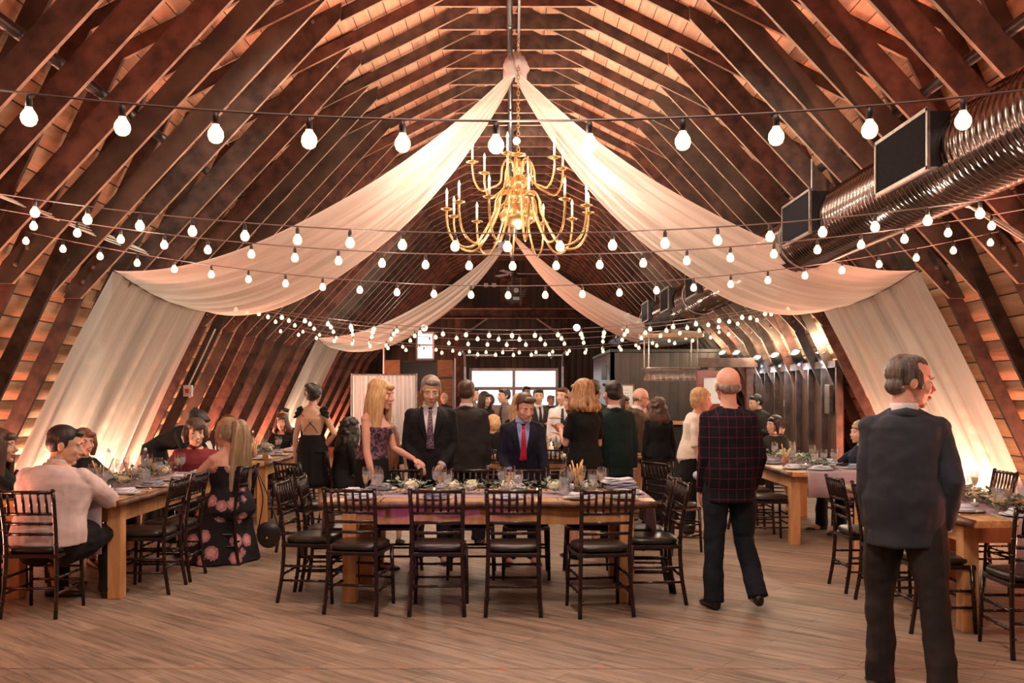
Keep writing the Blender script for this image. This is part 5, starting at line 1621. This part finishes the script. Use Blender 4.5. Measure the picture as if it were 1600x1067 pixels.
P9 = person('older man in black suit and patterned tie looking down behind the central table', -0.76, 8.66, 4, 1.765, look=8, pitch=17, skin_='skin_tan', hair=('short', 'hair_grey'), top=('suit', 'black_suit'), tie='patterned_tie',
            arms=('front', 'front'), hands=('fist', 'fist'), front=True, wide=1.16, lean=3)
P8 = person('boy in navy suit and red tie bending over the central table', 0.09, 8.62, 4, 1.62, look=22, pitch=22, lean=14, skin_='skin_rosy', hair=('boy', 'hair_brown'), top=('suit', 'navy_suit'), shirt='blue_shirt', tie='red_tie', bottom=('trousers', 'navy_suit'),
            arms=(((0.16, -0.22, -1), (0.10, -0.30, -1)), ((0.20, 0.02, -1), (-0.25, -0.75, -0.42))), hands=('relax', 'pinch'), front=True)
P10 = person('woman with long wavy blonde hair in lace topped black dress leaning at table', -1.24, 8.25, 62, 1.735, 'f', look=72, pitch=8, lean=6, skin_='skin_rosy', hair=('long', 'hair_blonde'), top=('halter', 'lace_print'), bottom=('kneeskirt', 'black_cloth'),
             arms=(((0.12, -0.30, -1), (-0.10, -0.95, -0.35)), ((0.12, -0.12, -1), (0.02, -0.30, -1))))
P7 = person('woman with wavy auburn bob in short sleeved black dress holding a plate', 0.70, 8.95, -152, 1.74, 'f', look=-140, pitch=6, hair=('wavy', 'hair_honey'), top=('dress', 'black_cloth'), bottom=('kneeskirt', 'black_cloth'), skin_='skin_rosy',
            arms=(((0.12, -0.30, -1), (-0.25, -0.75, 0.55)), ((0.14, -0.15, -1), (-0.2, -0.95, 0.2))), hands=('pinch', 'pinch'), wide=1.08)
P6 = person('dark haired man in deep green suit seen from behind', 1.03, 9.4, -168, 1.72, look=-155, hair=('short', 'hair_black'), top=('suit', 'green_suit'), bottom=('trousers', 'black_suit'), arms=('down', 'down'), wide=1.05, skin_='skin_rosy')
P11 = person('man with cropped hair in charcoal brown suit, back turned behind the older man', -0.48, 9.75, 176, 1.735, look=170, hair=('thin', 'hair_brown'), top=('suit', 'charcoal_suit'), wide=1.14, arms=('down', 'down'))
P12 = person('woman in open backed black dress with crossed straps and hair bun', -2.34, 10.9, 176, 1.72, 'f', look=172, hair=('bun', 'hair_black'), top=('barebackdress', 'black_cloth'), bottom=('skirt', 'black_cloth'), arms=(((0.20, 0.05, -1), (0.05, -0.1, -1)), ((0.55, 0.18, -1), (-0.6, -0.25, -0.6))), skin_='skin_tan', shoes='tan_shoe', wide=1.08)
for s_ in (1, -1):
    m = MB().tube([P12.up((s_*0.12, 0.075, 0.40))[0], P12.up((s_*0.04, 0.108, 0.33))[0], P12.up((-s_*0.05, 0.112, 0.24))[0], P12.up((-s_*0.09, 0.10, 0.17))[0]], 0.004, 6)
    obj('crossed_strap', m, 'black_cloth', P12.t, True)
P3 = person('woman with short blonde hair and cream sweater holding a blue cloth', 1.98, 10.3, 78, 1.66, 'f', look=80, lean=10, pitch=6, hair=('crop', 'hair_blonde'), top=('knit', 'cream_knit'), bottom=('trousers', 'black_cloth'), skin_='skin_rosy', arms=('down', ((0.15, -0.02, -1), (0.02, -0.22, -1))), wide=1.15, shoes='tan_shoe')
P4 = person('woman with curly dark hair in loose black clothes, back turned by the bar', 1.80, 11.4, 186, 1.55, 'f', look=180, hair=('curly', 'hair_brown'), top=('blouse', 'black_cloth'), bottom=('kaftan', 'black_cloth'), arms=('down', 'down'), wide=1.15)
P5 = person('bald man with glasses and olive brown suit facing right', 1.60, 12.2, 84, 1.67, look=80, pitch=12, lean=6, skin_='skin_rosy', hair=('fringe', 'hair_grey'), top=('suit', 'olive_suit'), bottom=('trousers', 'olive_suit'), arms=('bent', 'down'), wide=1.06)
g = MB()
for s_ in (1, -1):
    g.tube([P5.hd((s_*0.030+0.020*math.cos(2*PI*j/12), -0.094, 0.0+0.016*math.sin(2*PI*j/12))) for j in range(13)], 0.0022, 5, False)
    g.tube([P5.hd((s_*0.05, -0.092, 0.004)), P5.hd((s_*0.079, 0.0, 0.002))], 0.002, 5)
obj('spectacles', g, 'black_metal', P5.t)
# --- left tables
P14 = person('Seated man in a pale shirt with his back to the viewer at lower left', -3.38, 6.80, 174, 1.86, look=108, pitch=12, sit=True, lean=12, hair=('short', 'hair_black'), top=('shirt', 'pale_linen'), bottom=('trousers', 'black_suit'), arms=('table', 'table'), skin_='skin_tan', wide=1.42)
P15 = person('seated woman with long dark wavy hair cut by the left frame edge', -4.0, 7.25, 110, 1.76, 'f', look=95, sit=True, hair=('long', 'hair_brown'), top=('blouse', 'black_cloth'), bottom=('skirt', 'black_cloth'), arms=('table', 'table'))
P16 = person('girl with chin length auburn hair and dark jacket seated by the wall drape', -4.02, 8.72, 60, 1.64, 'f', look=48, pitch=4, sit=True, hair=('bob', 'hair_auburn'), top=('blouse', 'black_cloth'), bottom=('skirt', 'black_cloth'), arms=('table', 'table'))
P17 = person('teenager with swept brown hair in a maroon shirt at the head of the table', -3.36, 9.86, 6, 1.70, look=28, pitch=4, sit=True, hair=('mop', 'hair_brown'), top=('shirt', 'maroon_shirt'), bottom=('trousers', 'black_cloth'), arms=('table', 'table'), wide=1.25, headk=1.12, lean=6)
P13 = person('seated woman with long ash blonde ponytail and floral gown', -2.66, 8.74, -136, 1.86, 'f', look=-120, sit=True, hair=('pony', 'hair_ash'), top=('halter', 'floral_print'), bottom=('longskirt', 'floral_print'), arms=(((0.45, -0.62, -0.75), (-0.35, -1, 0.10)), 'lap'), wide=1.25, skin_='skin_rosy', lean=4)
# sweeping floral skirt falling to the floor
def gown(u, v):
    a = 2*PI*v
    z = lerp(0.62, 0.015, u)
    rx = lerp(0.19, 0.36, u**0.7); ry = lerp(0.17, 0.36, u**0.7)
    rp = 1+0.06*u*math.sin(a*8+1)+0.04*u*math.sin(a*13)
    return V3((rx*rp*math.cos(a)+0.04*u, -0.12*min(1, u*2)-0.02+ry*rp*math.sin(a), z))
obj('gown_skirt', MB().grid(gown, 16, 80), 'floral_print', P13.t, True)
P18 = person('server in black bending low over the near left table', -4.05, 10.5, 88, 1.70, 'f', look=80, pitch=30, lean=62, hair=('bun', 'hair_black'), top=('blouse', 'black_cloth'), bottom=('trousers', 'black_cloth'), arms=('lean', 'lean'))
P19 = person('boy with short dark hair and black jacket seated behind the bending server', -4.06, 12.2, 65, 1.62, look=40, sit=True, hair=('thin', 'hair_black'), top=('suit', 'black_cloth'), skin_='skin_tan', arms=('lap', 'lap'), front=True)
P20 = person('seated woman with light brown hair leaning towards the dark haired guest', -4.05, 13.2, 65, 1.70, 'f', look=75, pitch=16, sit=True, hair=('bob', 'hair_auburn'), top=('blouse', 'black_cloth'), bottom=('skirt', 'black_cloth'), arms=('table', 'lap'))
P21 = person('smiling seated woman with dark shoulder length hair in a black top', -3.42, 13.8, 6, 1.72, 'f', look=2, sit=True, hair=('wavy', 'hair_brown'), top=('dress', 'black_cloth'), bottom=('skirt', 'black_cloth'), arms=('table', 'table'), skin_='skin_rosy')
P22 = person('dark haired seated man mostly hidden behind the smiling woman', -3.75, 15.2, 20, 1.84, look=30, sit=True, hair=('short', 'hair_black'), top=('suit', 'black_cloth'), arms=('lap', 'lap'))
P23 = person('seated guest with big dark curls and black jacket beside the bare back dress', -2.02, 11.0, 120, 1.76, 'f', look=150, sit=True, lean=12, hair=('curly', 'hair_black'), top=('blouse', 'black_cloth'), bottom=('skirt', 'black_cloth'), arms=('table', 'lap'), wide=1.1)
P24 = person('small girl with long straight chestnut hair behind the blonde woman', -1.28, 9.75, 175, 1.27, 'f', look=170, hair=('long', 'hair_auburn'), top=('dress', 'black_cloth'), bottom=('kneeskirt', 'black_cloth'))
# --- right tables
P26 = person('dark haired man in grey shirt leaning left at the farther right table', 3.85, 14.2, -60, 1.60, look=-80, pitch=12, lean=14, hair=('short', 'hair_black'), top=('shirt', 'charcoal_suit'), arms=('bent', 'bent'))
P27 = person('seated guest with straight black hair facing the board wall', 3.62, 12.75, -20, 1.70, 'f', look=-70, sit=True, hair=('bob', 'hair_black'), top=('blouse', 'charcoal_suit'), bottom=('skirt', 'black_cloth'), arms=('table', 'table'))
P28 = person('seated woman with feathered brown hair and navy jacket near the right drape', 3.98, 10.6, -75, 1.66, 'f', look=-82, sit=True, hair=('crop', 'hair_ash'), top=('suit', 'navy_suit'), bottom=('trousers', 'navy_suit'), arms=('table', 'table'), skin_='skin_rosy')
# --- guests towards the bright door
def far(lab, xp, ytop, D, rot, look, **kw):
    h = CAMZ+(615-ytop)*D/FPX
    return person(lab, px(xp, D), D, rot, h, look=look, **kw)
far('bald man almost hidden at the left of the charcoal suit', 694, 613, 20.0, 0, 10, hair=('fringe', 'hair_grey'), top=('shirt', 'charcoal_suit'))
far('man in profile between the charcoal suit and the bright door', 738, 604, 17.0, 60, 70, hair=('short', 'hair_black'), top=('shirt', 'taupe_shirt'))
far('woman with long dark hair and black coat left of the olive shirt', 757, 610, 15.0, 20, 40, sex='f', hair=('long', 'hair_black'), top=('blouse', 'black_cloth'))
far('grey haired woman far off in front of the door', 766, 615, 23.5, 0, 0, sex='f', hair=('bob', 'hair_grey'), top=('blouse', 'white_shirt'))
far('man in olive grey shirt turning left before the door', 789, 606, 15.8, -30, -60, hair=('short', 'hair_black'), top=('shirt', 'taupe_shirt'), tie='black_tie', wide=1.08)
far('small fair haired child behind the boy in navy', 771, 647, 12.4, 150, 120, sex='f', hair=('bob', 'hair_blonde'), top=('dress', 'black_cloth'), bottom=('kneeskirt', 'black_cloth'))
far('woman with long fair hair directly behind the boy in navy', 813, 612, 10.0, 175, 165, sex='f', hair=('long', 'hair_blonde'), top=('dress', 'black_cloth'), bottom=('skirt', 'black_cloth'))
far('man in pale cap silhouetted against the door', 822, 603, 22.0, 20, 30, hair=('short', 'hair_black'), top=('shirt', 'white_shirt'))
far('dark haired man in open suit, white shirt and black tie facing the viewer', 841, 606, 14.6, 12, 4, hair=('short', 'hair_black'), top=('suit', 'charcoal_suit'), tie='black_tie', front=True, skin_='skin_tan', arms=('bent', 'bent'))
far('white haired man far back beside the door edge', 860, 617, 22.5, 40, 50, hair=('short', 'hair_grey'), top=('suit', 'charcoal_suit'))
far('tall young man in pale grey shirt with dark tie', 880, 604, 13.4, -8, -30, hair=('boy', 'hair_brown'), top=('shirt', 'white_shirt'), tie='black_tie', arms=('bent', 'down'), wide=1.05)
far('woman with auburn hair facing left beyond the plate holder', 896, 610, 12.0, -70, -75, sex='f', hair=('wavy', 'hair_auburn'), top=('dress', 'black_cloth'), bottom=('skirt', 'black_cloth'), arms=('bent', 'hold'))
far('brown haired man glimpsed between the plate holder and green suit', 927, 592, 11.6, 160, 150, hair=('short', 'hair_brown'), top=('suit', 'charcoal_suit'))
far('woman with long brown hair partly hidden by the green suit', 969, 614, 11.6, 30, 60, sex='f', hair=('long', 'hair_brown'), top=('dress', 'black_cloth'), bottom=('skirt', 'black_cloth'))
far('woman facing left, her face beside the bald man in olive', 1014, 626, 13.0, -60, -70, sex='f', hair=('bob', 'hair_brown'), top=('blouse', 'black_cloth'), bottom=('skirt', 'black_cloth'))
# ------------------------------------------------------------------ table settings
def gob_meshes():
    g = MB().lathe([(0.0, 0.0), (0.036, 0.0), (0.034, 0.004), (0.006, 0.010), (0.0045, 0.075), (0.010, 0.088), (0.032, 0.108), (0.041, 0.140), (0.040, 0.170), (0.034, 0.205)], n=18, cap=False).mesh('goblet_glass', 'drinking_glass', True)
    l = MB().lathe([(0.0, 0.094), (0.012, 0.096), (0.030, 0.112), (0.038, 0.140), (0.037, 0.166), (0.0, 0.166)], n=14).mesh('water', 'iced_water', True)
    f = MB().lathe([(0.0, 0.0), (0.032, 0.0), (0.030, 0.004), (0.005, 0.010), (0.004, 0.085), (0.012, 0.100), (0.023, 0.130), (0.027, 0.170), (0.025, 0.215)], n=16, cap=False).mesh('flute_glass', 'drinking_glass', True)
    fl = MB().lathe([(0.0, 0.092), (0.010, 0.100), (0.021, 0.132), (0.0245, 0.160), (0.0, 0.160)], n=12).mesh('wine', 'sparkling_wine', True)
    return g, l, f, fl
GOB, GOBL, FLU, FLUL = gob_meshes()
PLATE = MB().lathe([(0.0, 0.002), (0.075, 0.0), (0.085, 0.006), (0.135, 0.016), (0.136, 0.019), (0.085, 0.010), (0.0, 0.008)], n=28).mesh('plate', 'table_china', True)
def napkin_mesh(seed):
    rnd = random.Random(seed); m = MB()
    for j in range(3):
        w_, d_ = 0.20-0.02*j, 0.105-0.008*j
        rs = []
        for i in range(9):
            x = -w_/2+w_*i/8
            zz = j*0.012+0.004*math.sin(i*0.9+j*2+seed)+0.006
            sh = rnd.uniform(-0.004, 0.004)
            rs.append([(x, -d_/2+sh, zz-0.004), (x, d_/2+sh, zz-0.004), (x, d_/2+sh+0.004, zz+0.002), (x, d_/2+sh, zz+0.007), (x, -d_/2+sh, zz+0.007), (x, -d_/2+sh-0.004, zz+0.002)])
        m.rings(rs)
    return m.mesh('napkin', 'napkin_cloth' if seed % 2 else 'napkin_grey', True)
NAPS = [napkin_mesh(k) for k in (1, 2, 3, 5)]
def fork_mesh():
    m = MB().tube([(0, -0.10, 0.003), (0, 0.02, 0.005), (0, 0.045, 0.004)], [0.004, 0.0025, 0.006], 6)
    for k in range(4): m.tube([(-0.008+k*0.0053, 0.042, 0.004), (-0.008+k*0.0053, 0.095, 0.006)], 0.0012, 4)
    return m.mesh('fork', 'steel', True)
def knife_mesh():
    m = MB().tube([(0, -0.11, 0.004), (0, -0.01, 0.004)], [0.006, 0.004], 6)
    m.box((0.001, 0.05, 0.003), (0.016, 0.12, 0.002))
    return m.mesh('knife', 'steel', True)
FORK, KNIFE = fork_mesh(), knife_mesh()
def goblet(x, y, z, label, group):
    t = tag(obj('water_goblet', GOB, None, loc=(x, y, z)), label, 'glass', group)
    obj('iced_water', GOBL, None, t)
    return t
def flute(x, y, z, label, group):
    t = tag(obj('champagne_flute', FLU, None, loc=(x, y, z)), label, 'glass', group)
    obj('sparkling_wine', FLUL, None, t)
    return t
zt = TH+0.001
def setting(x, y, ang, where, i, full=True, zoff=0.0):
    # ang: direction from the seat into the table
    R = Matrix.Rotation(ang, 3, 'Z')
    rnd = random.Random(int(x*77+y*31))
    z0 = zt+zoff
    def pt(a, b): v = R @ V3((a, b, 0)); return (x+v.x, y+v.y)
    def put(nm, me, a, b, z, lab, cat, grp, rz=0):
        q = pt(a, b)
        o = obj(nm, me, None, loc=(q[0], q[1], z)); o.rotation_euler = (0, 0, ang+rz)
        return tag(o, lab, cat, grp)
    put('dinner_plate', PLATE, 0, 0.0, z0, 'white dinner plate at the %s' % where, 'plate', 'dinner plates')
    put('napkin', NAPS[i % 4], 0.01, -0.01, z0+0.014, 'folded lilac napkin at the %s' % where, 'napkin', 'folded napkins', rnd.uniform(-0.4, 0.4))
    if full:
        put('fork', FORK, -0.17, -0.02, z0+0.002, 'steel fork at the %s' % where, 'fork', 'cutlery')
        put('knife', KNIFE, 0.17, -0.02, z0+0.002, 'steel knife at the %s' % where, 'knife', 'cutlery')
    q = pt(0.10+rnd.uniform(-0.02, 0.02), 0.19); goblet(q[0], q[1], zt+0.005, 'goblet of iced water at the %s' % where, 'water goblets')
    q = pt(0.02+rnd.uniform(-0.02, 0.02), 0.205); flute(q[0], q[1], zt+0.005, 'flute of sparkling wine at the %s' % where, 'champagne flutes')
CX = -0.18
for i, X in enumerate((-1.02, -0.45, 0.10, 0.66)):
    nmx = ('first', 'second', 'third', 'last')[i]
    setting(CX+X+0.04, 7.12, 0, '%s place on the viewer side of the central table' % nmx, i)
    setting(CX+X+0.10, 7.80, PI, '%s place on the far side of the central table' % nmx, i+1)
setting(-1.27, 7.45, -PI/2, 'left end of the central table', 3)
setting(0.92, 7.45, PI/2, 'right end of the central table', 1)
def long_table(cx, y0, n, step, nm, far_end=False, near_end=False):
    for i in range(n):
        w_ = ('first', 'second', 'third', 'fourth')[i]
        setting(cx+0.33 if cx < 0 else cx-0.33, y0+i*step, PI/2 if cx < 0 else -PI/2, '%s aisle side place of the %s' % (w_, nm), i, y0 < 9)
        setting(cx-0.33 if cx < 0 else cx+0.33, y0+i*step, -PI/2 if cx < 0 else PI/2, '%s wall side place of the %s' % (w_, nm), i+1, y0 < 9)
long_table(-3.45, 7.45, 4, 0.58, 'near left table')
setting(-3.40, 7.16, 0, 'near end of the near left table', 2)
long_table(-3.40, 11.4, 3, 0.75, 'farther left table')
long_table(3.42, 6.35, 3, 0.72, 'near right table')
setting(3.35, 6.10, 0, 'near end of the near right table', 2)
long_table(3.35, 9.95, 3, 0.75, 'farther right table')
setting(3.25, 9.78, 0, 'near end of the farther right table', 0)
for i, X in enumerate((-0.1, 0.5, 1.1)):
    setting(0.0+X, 12.05, 0, '%s place on the viewer side of the distant table' % ORD[i+1], i, False)
    setting(0.1+X, 12.55, PI, '%s place on the far side of the distant table' % ORD[i+1], i, False)
for i in range(7):
    X = -2.5+0.19*i
    goblet(X, 15.0+0.12*(i % 3), zt+0.003, 'clear goblet on the distant left table, %s from its left end' % ORD[i+1], 'water goblets')

def garland(label, cx, cy, L, rz, nfl, seed, cream=False):
    t = thing('flower_garland', label, 'flower garland', (cx, cy, zt+0.006), rz)
    rnd = random.Random(seed)
    for nm, mt, n in (('green_foliage', 'leaf_green', 190), ('silver_foliage', 'leaf_silver', 150)):
        m = MB()
        for k in range(n):
            x = rnd.uniform(-L/2, L/2); y = rnd.gauss(0, 0.055); z = rnd.uniform(0.005, 0.105)
            a = rnd.uniform(0, 2*PI); e = rnd.uniform(-0.2, 0.7); l = rnd.uniform(0.035, 0.07); w_ = l*0.33
            d = V3((math.cos(a)*math.cos(e), math.sin(a)*math.cos(e), math.sin(e))); sdv = V3((-math.sin(a), math.cos(a), 0))
            u = d.cross(sdv)
            p = V3((x, y, z))
            vs = [p, p+d*l*0.45+sdv*w_, p+d*l*0.45+u*-0.006, p+d*l*0.45-sdv*w_, p+d*l+u*0.004]
            for v in vs: v.z = max(0.001, v.z)
            m.add(vs, [(0, 1, 2), (0, 2, 3), (1, 4, 2), (2, 4, 3)])
        obj(nm, m, mt, t)
    for k in range(nfl):
        x = lerp(-L/2+0.12, L/2-0.12, (k+0.5)/nfl)+rnd.uniform(-0.06, 0.06); y = rnd.uniform(-0.04, 0.04); r = rnd.uniform(0.055, 0.078)
        m = MB(); m.ell((x, y, 0.055), (r*0.8, r*0.8, r*0.6), None, 10, 6)
        for j in range(46):
            a = rnd.uniform(0, 2*PI); e = math.asin(rnd.uniform(0.0, 1))
            n_ = V3((math.cos(a)*math.cos(e), math.sin(a)*math.cos(e), math.sin(e)))
            c = V3((x, y, 0.055))+V3((n_.x*r, n_.y*r, n_.z*r*0.8))
            t1 = n_.orthogonal().normalized(); t2 = n_.cross(t1)
            ro = rnd.uniform(0, 1)
            for q in range(4):
                b = ro+q*PI/2; d1 = t1*math.cos(b)+t2*math.sin(b); d2 = t1*math.cos(b+0.8)+t2*math.sin(b+0.8); d3 = t1*math.cos(b-0.8)+t2*math.sin(b-0.8)
                m.add([c, c+d3*0.009+n_*0.002, c+d1*0.014+n_*0.003, c+d2*0.009+n_*0.002], [(0, 1, 2, 3)])
        obj('hydrangea_head', m, 'petal_cream' if cream else 'petal_white', t)
    return t
garland('white hydrangea and eucalyptus garland along the central table', CX+0.05, 7.50, 1.95, 0, 6, 3)
garland('cream flower garland along the near left table', -3.45, 8.35, 2.1, PI/2, 4, 4, True)
garland('greenery garland along the farther left table', -3.4, 12.3, 1.9, PI/2, 3, 5)
garland('cream and green garland along the near right table', 3.42, 7.05, 1.9, PI/2, 4, 6, True)
garland('leafy garland along the farther right table', 3.35, 10.9, 2.1, PI/2, 3, 7)
def carafe(x, y, label):
    t = thing('water_carafe', label, 'bottle', (x, y, zt+0.004))
    obj('bottle_glass', MB().lathe([(0.0, 0.0), (0.044, 0.002), (0.047, 0.015), (0.046, 0.15), (0.040, 0.185), (0.020, 0.235), (0.016, 0.255), (0.016, 0.29), (0.019, 0.295), (0.019, 0.305), (0.015, 0.306)], n=20, cap=False), 'drinking_glass', t, True)
    obj('water', MB().lathe([(0.0, 0.006), (0.042, 0.008), (0.042, 0.14), (0.0, 0.14)], n=16), 'iced_water', t, True)
    obj('swing_stopper', MB().lathe([(0.0, 0.30), (0.012, 0.302), (0.014, 0.322), (0.006, 0.33), (0.0, 0.33)], n=10), 'white_paint', t, True)
def breadsticks(x, y, label, seed, n=9):
    t = thing('breadstick_cup', label, 'breadsticks', (x, y, zt+0.004))
    obj('paper_cup', MB().lathe([(0.0, 0.0), (0.030, 0.0), (0.036, 0.11), (0.033, 0.11), (0.028, 0.004), (0.0, 0.004)], n=16), 'kraft_paper', t, True)
    rnd = random.Random(seed)
    for k in range(n):
        a = 2*PI*k/n; r1 = rnd.uniform(0.03, 0.09); h = rnd.uniform(0.19, 0.27)
        obj('breadstick', MB().tube([(0.015*math.cos(a), 0.015*math.sin(a), 0.01), (r1*0.5*math.cos(a), r1*0.5*math.sin(a), h*0.55), (r1*math.cos(a+0.2), r1*math.sin(a+0.2), h)], [0.006, 0.007, 0.006], 6), 'breadstick', t, True)
def votive(x, y, label):
    t = thing('votive_candle', label, 'candle', (x, y, zt+0.004))
    obj('holder', MB().lathe([(0.0, 0.0), (0.030, 0.0), (0.033, 0.06)], n=14, cap=False), 'drinking_glass', t, True)
    obj('wax', MB().lathe([(0.0, 0.003), (0.027, 0.003), (0.028, 0.03), (0.0, 0.03)], n=14), 'candle_white', t, True)
    obj('flame', MB().lathe([(0.001, 0.034), (0.005, 0.042), (0.001, 0.055)], n=8), 'flame_glow', t, True)
carafe(0.415, 7.36, 'tall clear carafe on the central table near the boy in navy')
breadsticks(0.54, 7.62, 'breadsticks fanned from a paper cup on the central table', 1)
votive(-0.62, 7.40, 'small votive candle left of centre on the central table')
votive(0.20, 7.38, 'small votive candle beside the central table carafe')
carafe(-3.22, 8.15, 'clear swing top carafe on the near left table')
carafe(-3.50, 8.05, 'short water bottle behind the goblets on the near left table')
breadsticks(-3.42, 7.75, 'breadsticks in a brown cup on the near left table', 2, 4)
votive(-3.30, 7.62, 'votive candle on the near left table')
carafe(-3.35, 12.0, 'clear carafe on the farther left table')
breadsticks(-3.25, 11.7, 'breadsticks in a paper cup on the farther left table', 3)
breadsticks(3.02, 10.25, 'breadsticks in a paper cup on the farther right table', 4, 5)
votive(3.18, 10.05, 'votive candle on the farther right table')
votive(3.30, 6.62, 'votive candle on the near right table')
t = thing('beer_mug', 'squat mug of amber drink at the edge of the farther left table', 'mug', (-2.99, 11.25, zt+0.004))
obj('mug_glass', MB().lathe([(0.0, 0.0), (0.036, 0.0), (0.037, 0.12)], n=14, cap=False), 'drinking_glass', t, True)
obj('amber_drink', MB().lathe([(0.0, 0.004), (0.034, 0.004), (0.035, 0.08), (0.0, 0.08)], n=14), 'amber_drink', t, True)
def bowl(x, y, label):
    o = obj('small_bowl', MB().lathe([(0.0, 0.0), (0.035, 0.0), (0.058, 0.045), (0.062, 0.047), (0.055, 0.045), (0.032, 0.006), (0.0, 0.006)], n=20), 'table_china', None, True, (x, y, zt+0.004))
    tag(o, label, 'bowl', 'small white bowls')
bowl(3.12, 9.92, 'small white bowl at the near end of the farther right table, left one')
bowl(3.40, 9.95, 'small white bowl at the near end of the farther right table, right one')
bowl(-3.62, 7.45, 'small white bowl on the near left table')
# stacked napkins at the right end of the central table
for j in range(3):
    o = obj('napkin', NAPS[j], None, loc=(0.86-0.02*j, 7.10+0.03*j, zt+0.045+0.038*j)); o.rotation_euler = (0, 0, 0.1*j); o.scale = (1.25, 1.2, 1)
    tag(o, 'white napkin piled at the right corner of the central table, %s of the pile' % ('bottom', 'middle', 'top')[j], 'napkin', 'napkins piled at the right corner')
for j in range(3):      # things that the pile rests on
    pass
o = obj('dinner_plate', PLATE, None, loc=(0.86, 7.11, zt+0.004)); tag(o, 'white plate under the napkin pile at the right corner', 'plate', 'dinner plates')
# things held or hung by people
t = thing('handbag', 'small round black handbag hanging from the chair of the floral dress', 'handbag', (-2.26, 8.62, 0))
obj('bag_body', MB().ell((0, 0, 0.27), (0.115, 0.05, 0.125), None, 18, 12), 'shoe_leather', t, True)
obj('bag_flap', MB().ell((0, -0.02, 0.31), (0.105, 0.042, 0.085), None, 16, 10), 'black_metal', t, True)
obj('strap', MB().tube(catmull([(-0.10, 0, 0.30), (-0.06, 0.02, 0.62), (-0.14, 0.05, 0.90), (0.0, 0.02, 0.60), (0.10, 0, 0.30)], 5), 0.006, 6), 'shoe_leather', t, True)
obj('clasp', MB().ell((0.0, -0.066, 0.25), (0.012, 0.008, 0.012)), 'brass', t, True)
def in_world(f, v): return f.t.matrix_basis @ V3(v)
bpy.context.view_layer.update()
sh, e, wv, f_, pn = P3.aw[1]
c = in_world(P3, wv+f_*0.10)
o = obj('folded_jacket', bake(MB().ell(c+V3((0.0, 0, -0.02)), (0.10, 0.06, 0.045)).ell(c+V3((0.05, 0.01, -0.07)), (0.075, 0.05, 0.06)).ell(c+V3((-0.05, 0, 0.0)), (0.06, 0.05, 0.05)), 0.012, 1, 'folded_jacket'), None)
o.data.materials.append(MATS['pale_blue_cloth'])
tag(o, 'pale blue bundled cloth held low by the short haired blonde woman', 'cloth')
sh, e, wv, f_, pn = P8.aw[1]
c = in_world(P8, wv+f_*0.12)
o = obj('place_card', MB().box(c+V3((0.02, -0.03, 0.01)), (0.075, 0.05, 0.003), Matrix.Rotation(0.5, 3, 'X')), 'card_paper'); tag(o, 'small white card pinched in the hand of the boy in navy', 'card')
sh, e, wv, f_, pn = P7.aw[0]
c = in_world(P7, wv+f_*0.13)
t = thing('snack_plate', 'small plate held up by the woman in the short sleeved black dress', 'plate', c+V3((-0.03, 0.0, 0.02)))
obj('plate_disc', MB().lathe([(0.0, 0.0), (0.05, 0.0), (0.085, 0.012), (0.05, 0.006), (0.0, 0.006)], n=20), 'table_china', t, True)
obj('food', MB().ell((0, 0, 0.015), (0.03, 0.03, 0.015)), 'breadstick', t, True)
# small centrepiece lantern and tap glassware seen past the boy
t = thing('glass_lantern', 'gilt centrepiece of glasses and candle behind the boy in navy', 'centrepiece', (0.52, 12.2, zt))
fr = MB()
for (x, y) in ((-0.06, -0.06), (0.06, -0.06), (0.06, 0.06), (-0.06, 0.06)): fr.box((x, y, 0.13), (0.008, 0.008, 0.26))
for z in (0.004, 0.26):
    for (a, b) in (((-0.06, -0.06), (0.06, -0.06)), ((0.06, -0.06), (0.06, 0.06)), ((0.06, 0.06), (-0.06, 0.06)), ((-0.06, 0.06), (-0.06, -0.06))): fr.tube([(a[0], a[1], z), (b[0], b[1], z)], 0.005, 5)
obj('gilt_frame', fr, 'brass', t)
obj('candle', MB().tube([(0, 0, 0.0), (0, 0, 0.12)], 0.03, 12), 'candle_white', t, True)
obj('flame', MB().lathe([(0.001, 0.125), (0.010, 0.145), (0.001, 0.18)], n=8), 'flame_glow', t, True)
t = thing('glass_lantern', 'small gilt lantern seen between the older man and the boy', 'centrepiece', (-0.33, 12.2, zt))
obj('gilt_frame', MB().lathe([(0.0, 0.0), (0.05, 0.0), (0.05, 0.02), (0.035, 0.06), (0.05, 0.09), (0.03, 0.13), (0.0, 0.15)], n=10), 'brass', t, True)
obj('flame', MB().lathe([(0.001, 0.15), (0.010, 0.17), (0.001, 0.20)], n=8), 'flame_glow', t, True)
# floor stains near the viewer
for i, xp in enumerate((310, 478, 628, 785, 938, 1092, 1255, 1415)):
    X, D = floor_pt(xp, 1043+(i % 2)*2)
    m = MB(); rnd = random.Random(i)
    ring_ = [(X+0.045*rnd.uniform(0.6, 1.2)*math.cos(2*PI*k/14), D+0.03*rnd.uniform(0.6, 1.2)*math.sin(2*PI*k/14), 0.0012) for k in range(14)]
    m.add(ring_, [tuple(range(14))])
    o = obj('floor_stain', m, 'kraft_paper'); tag(o, 'rusty spot on the floorboards near the viewer, %s from the left' % ORD[i+1], 'stain', 'rusty spots on the floor')
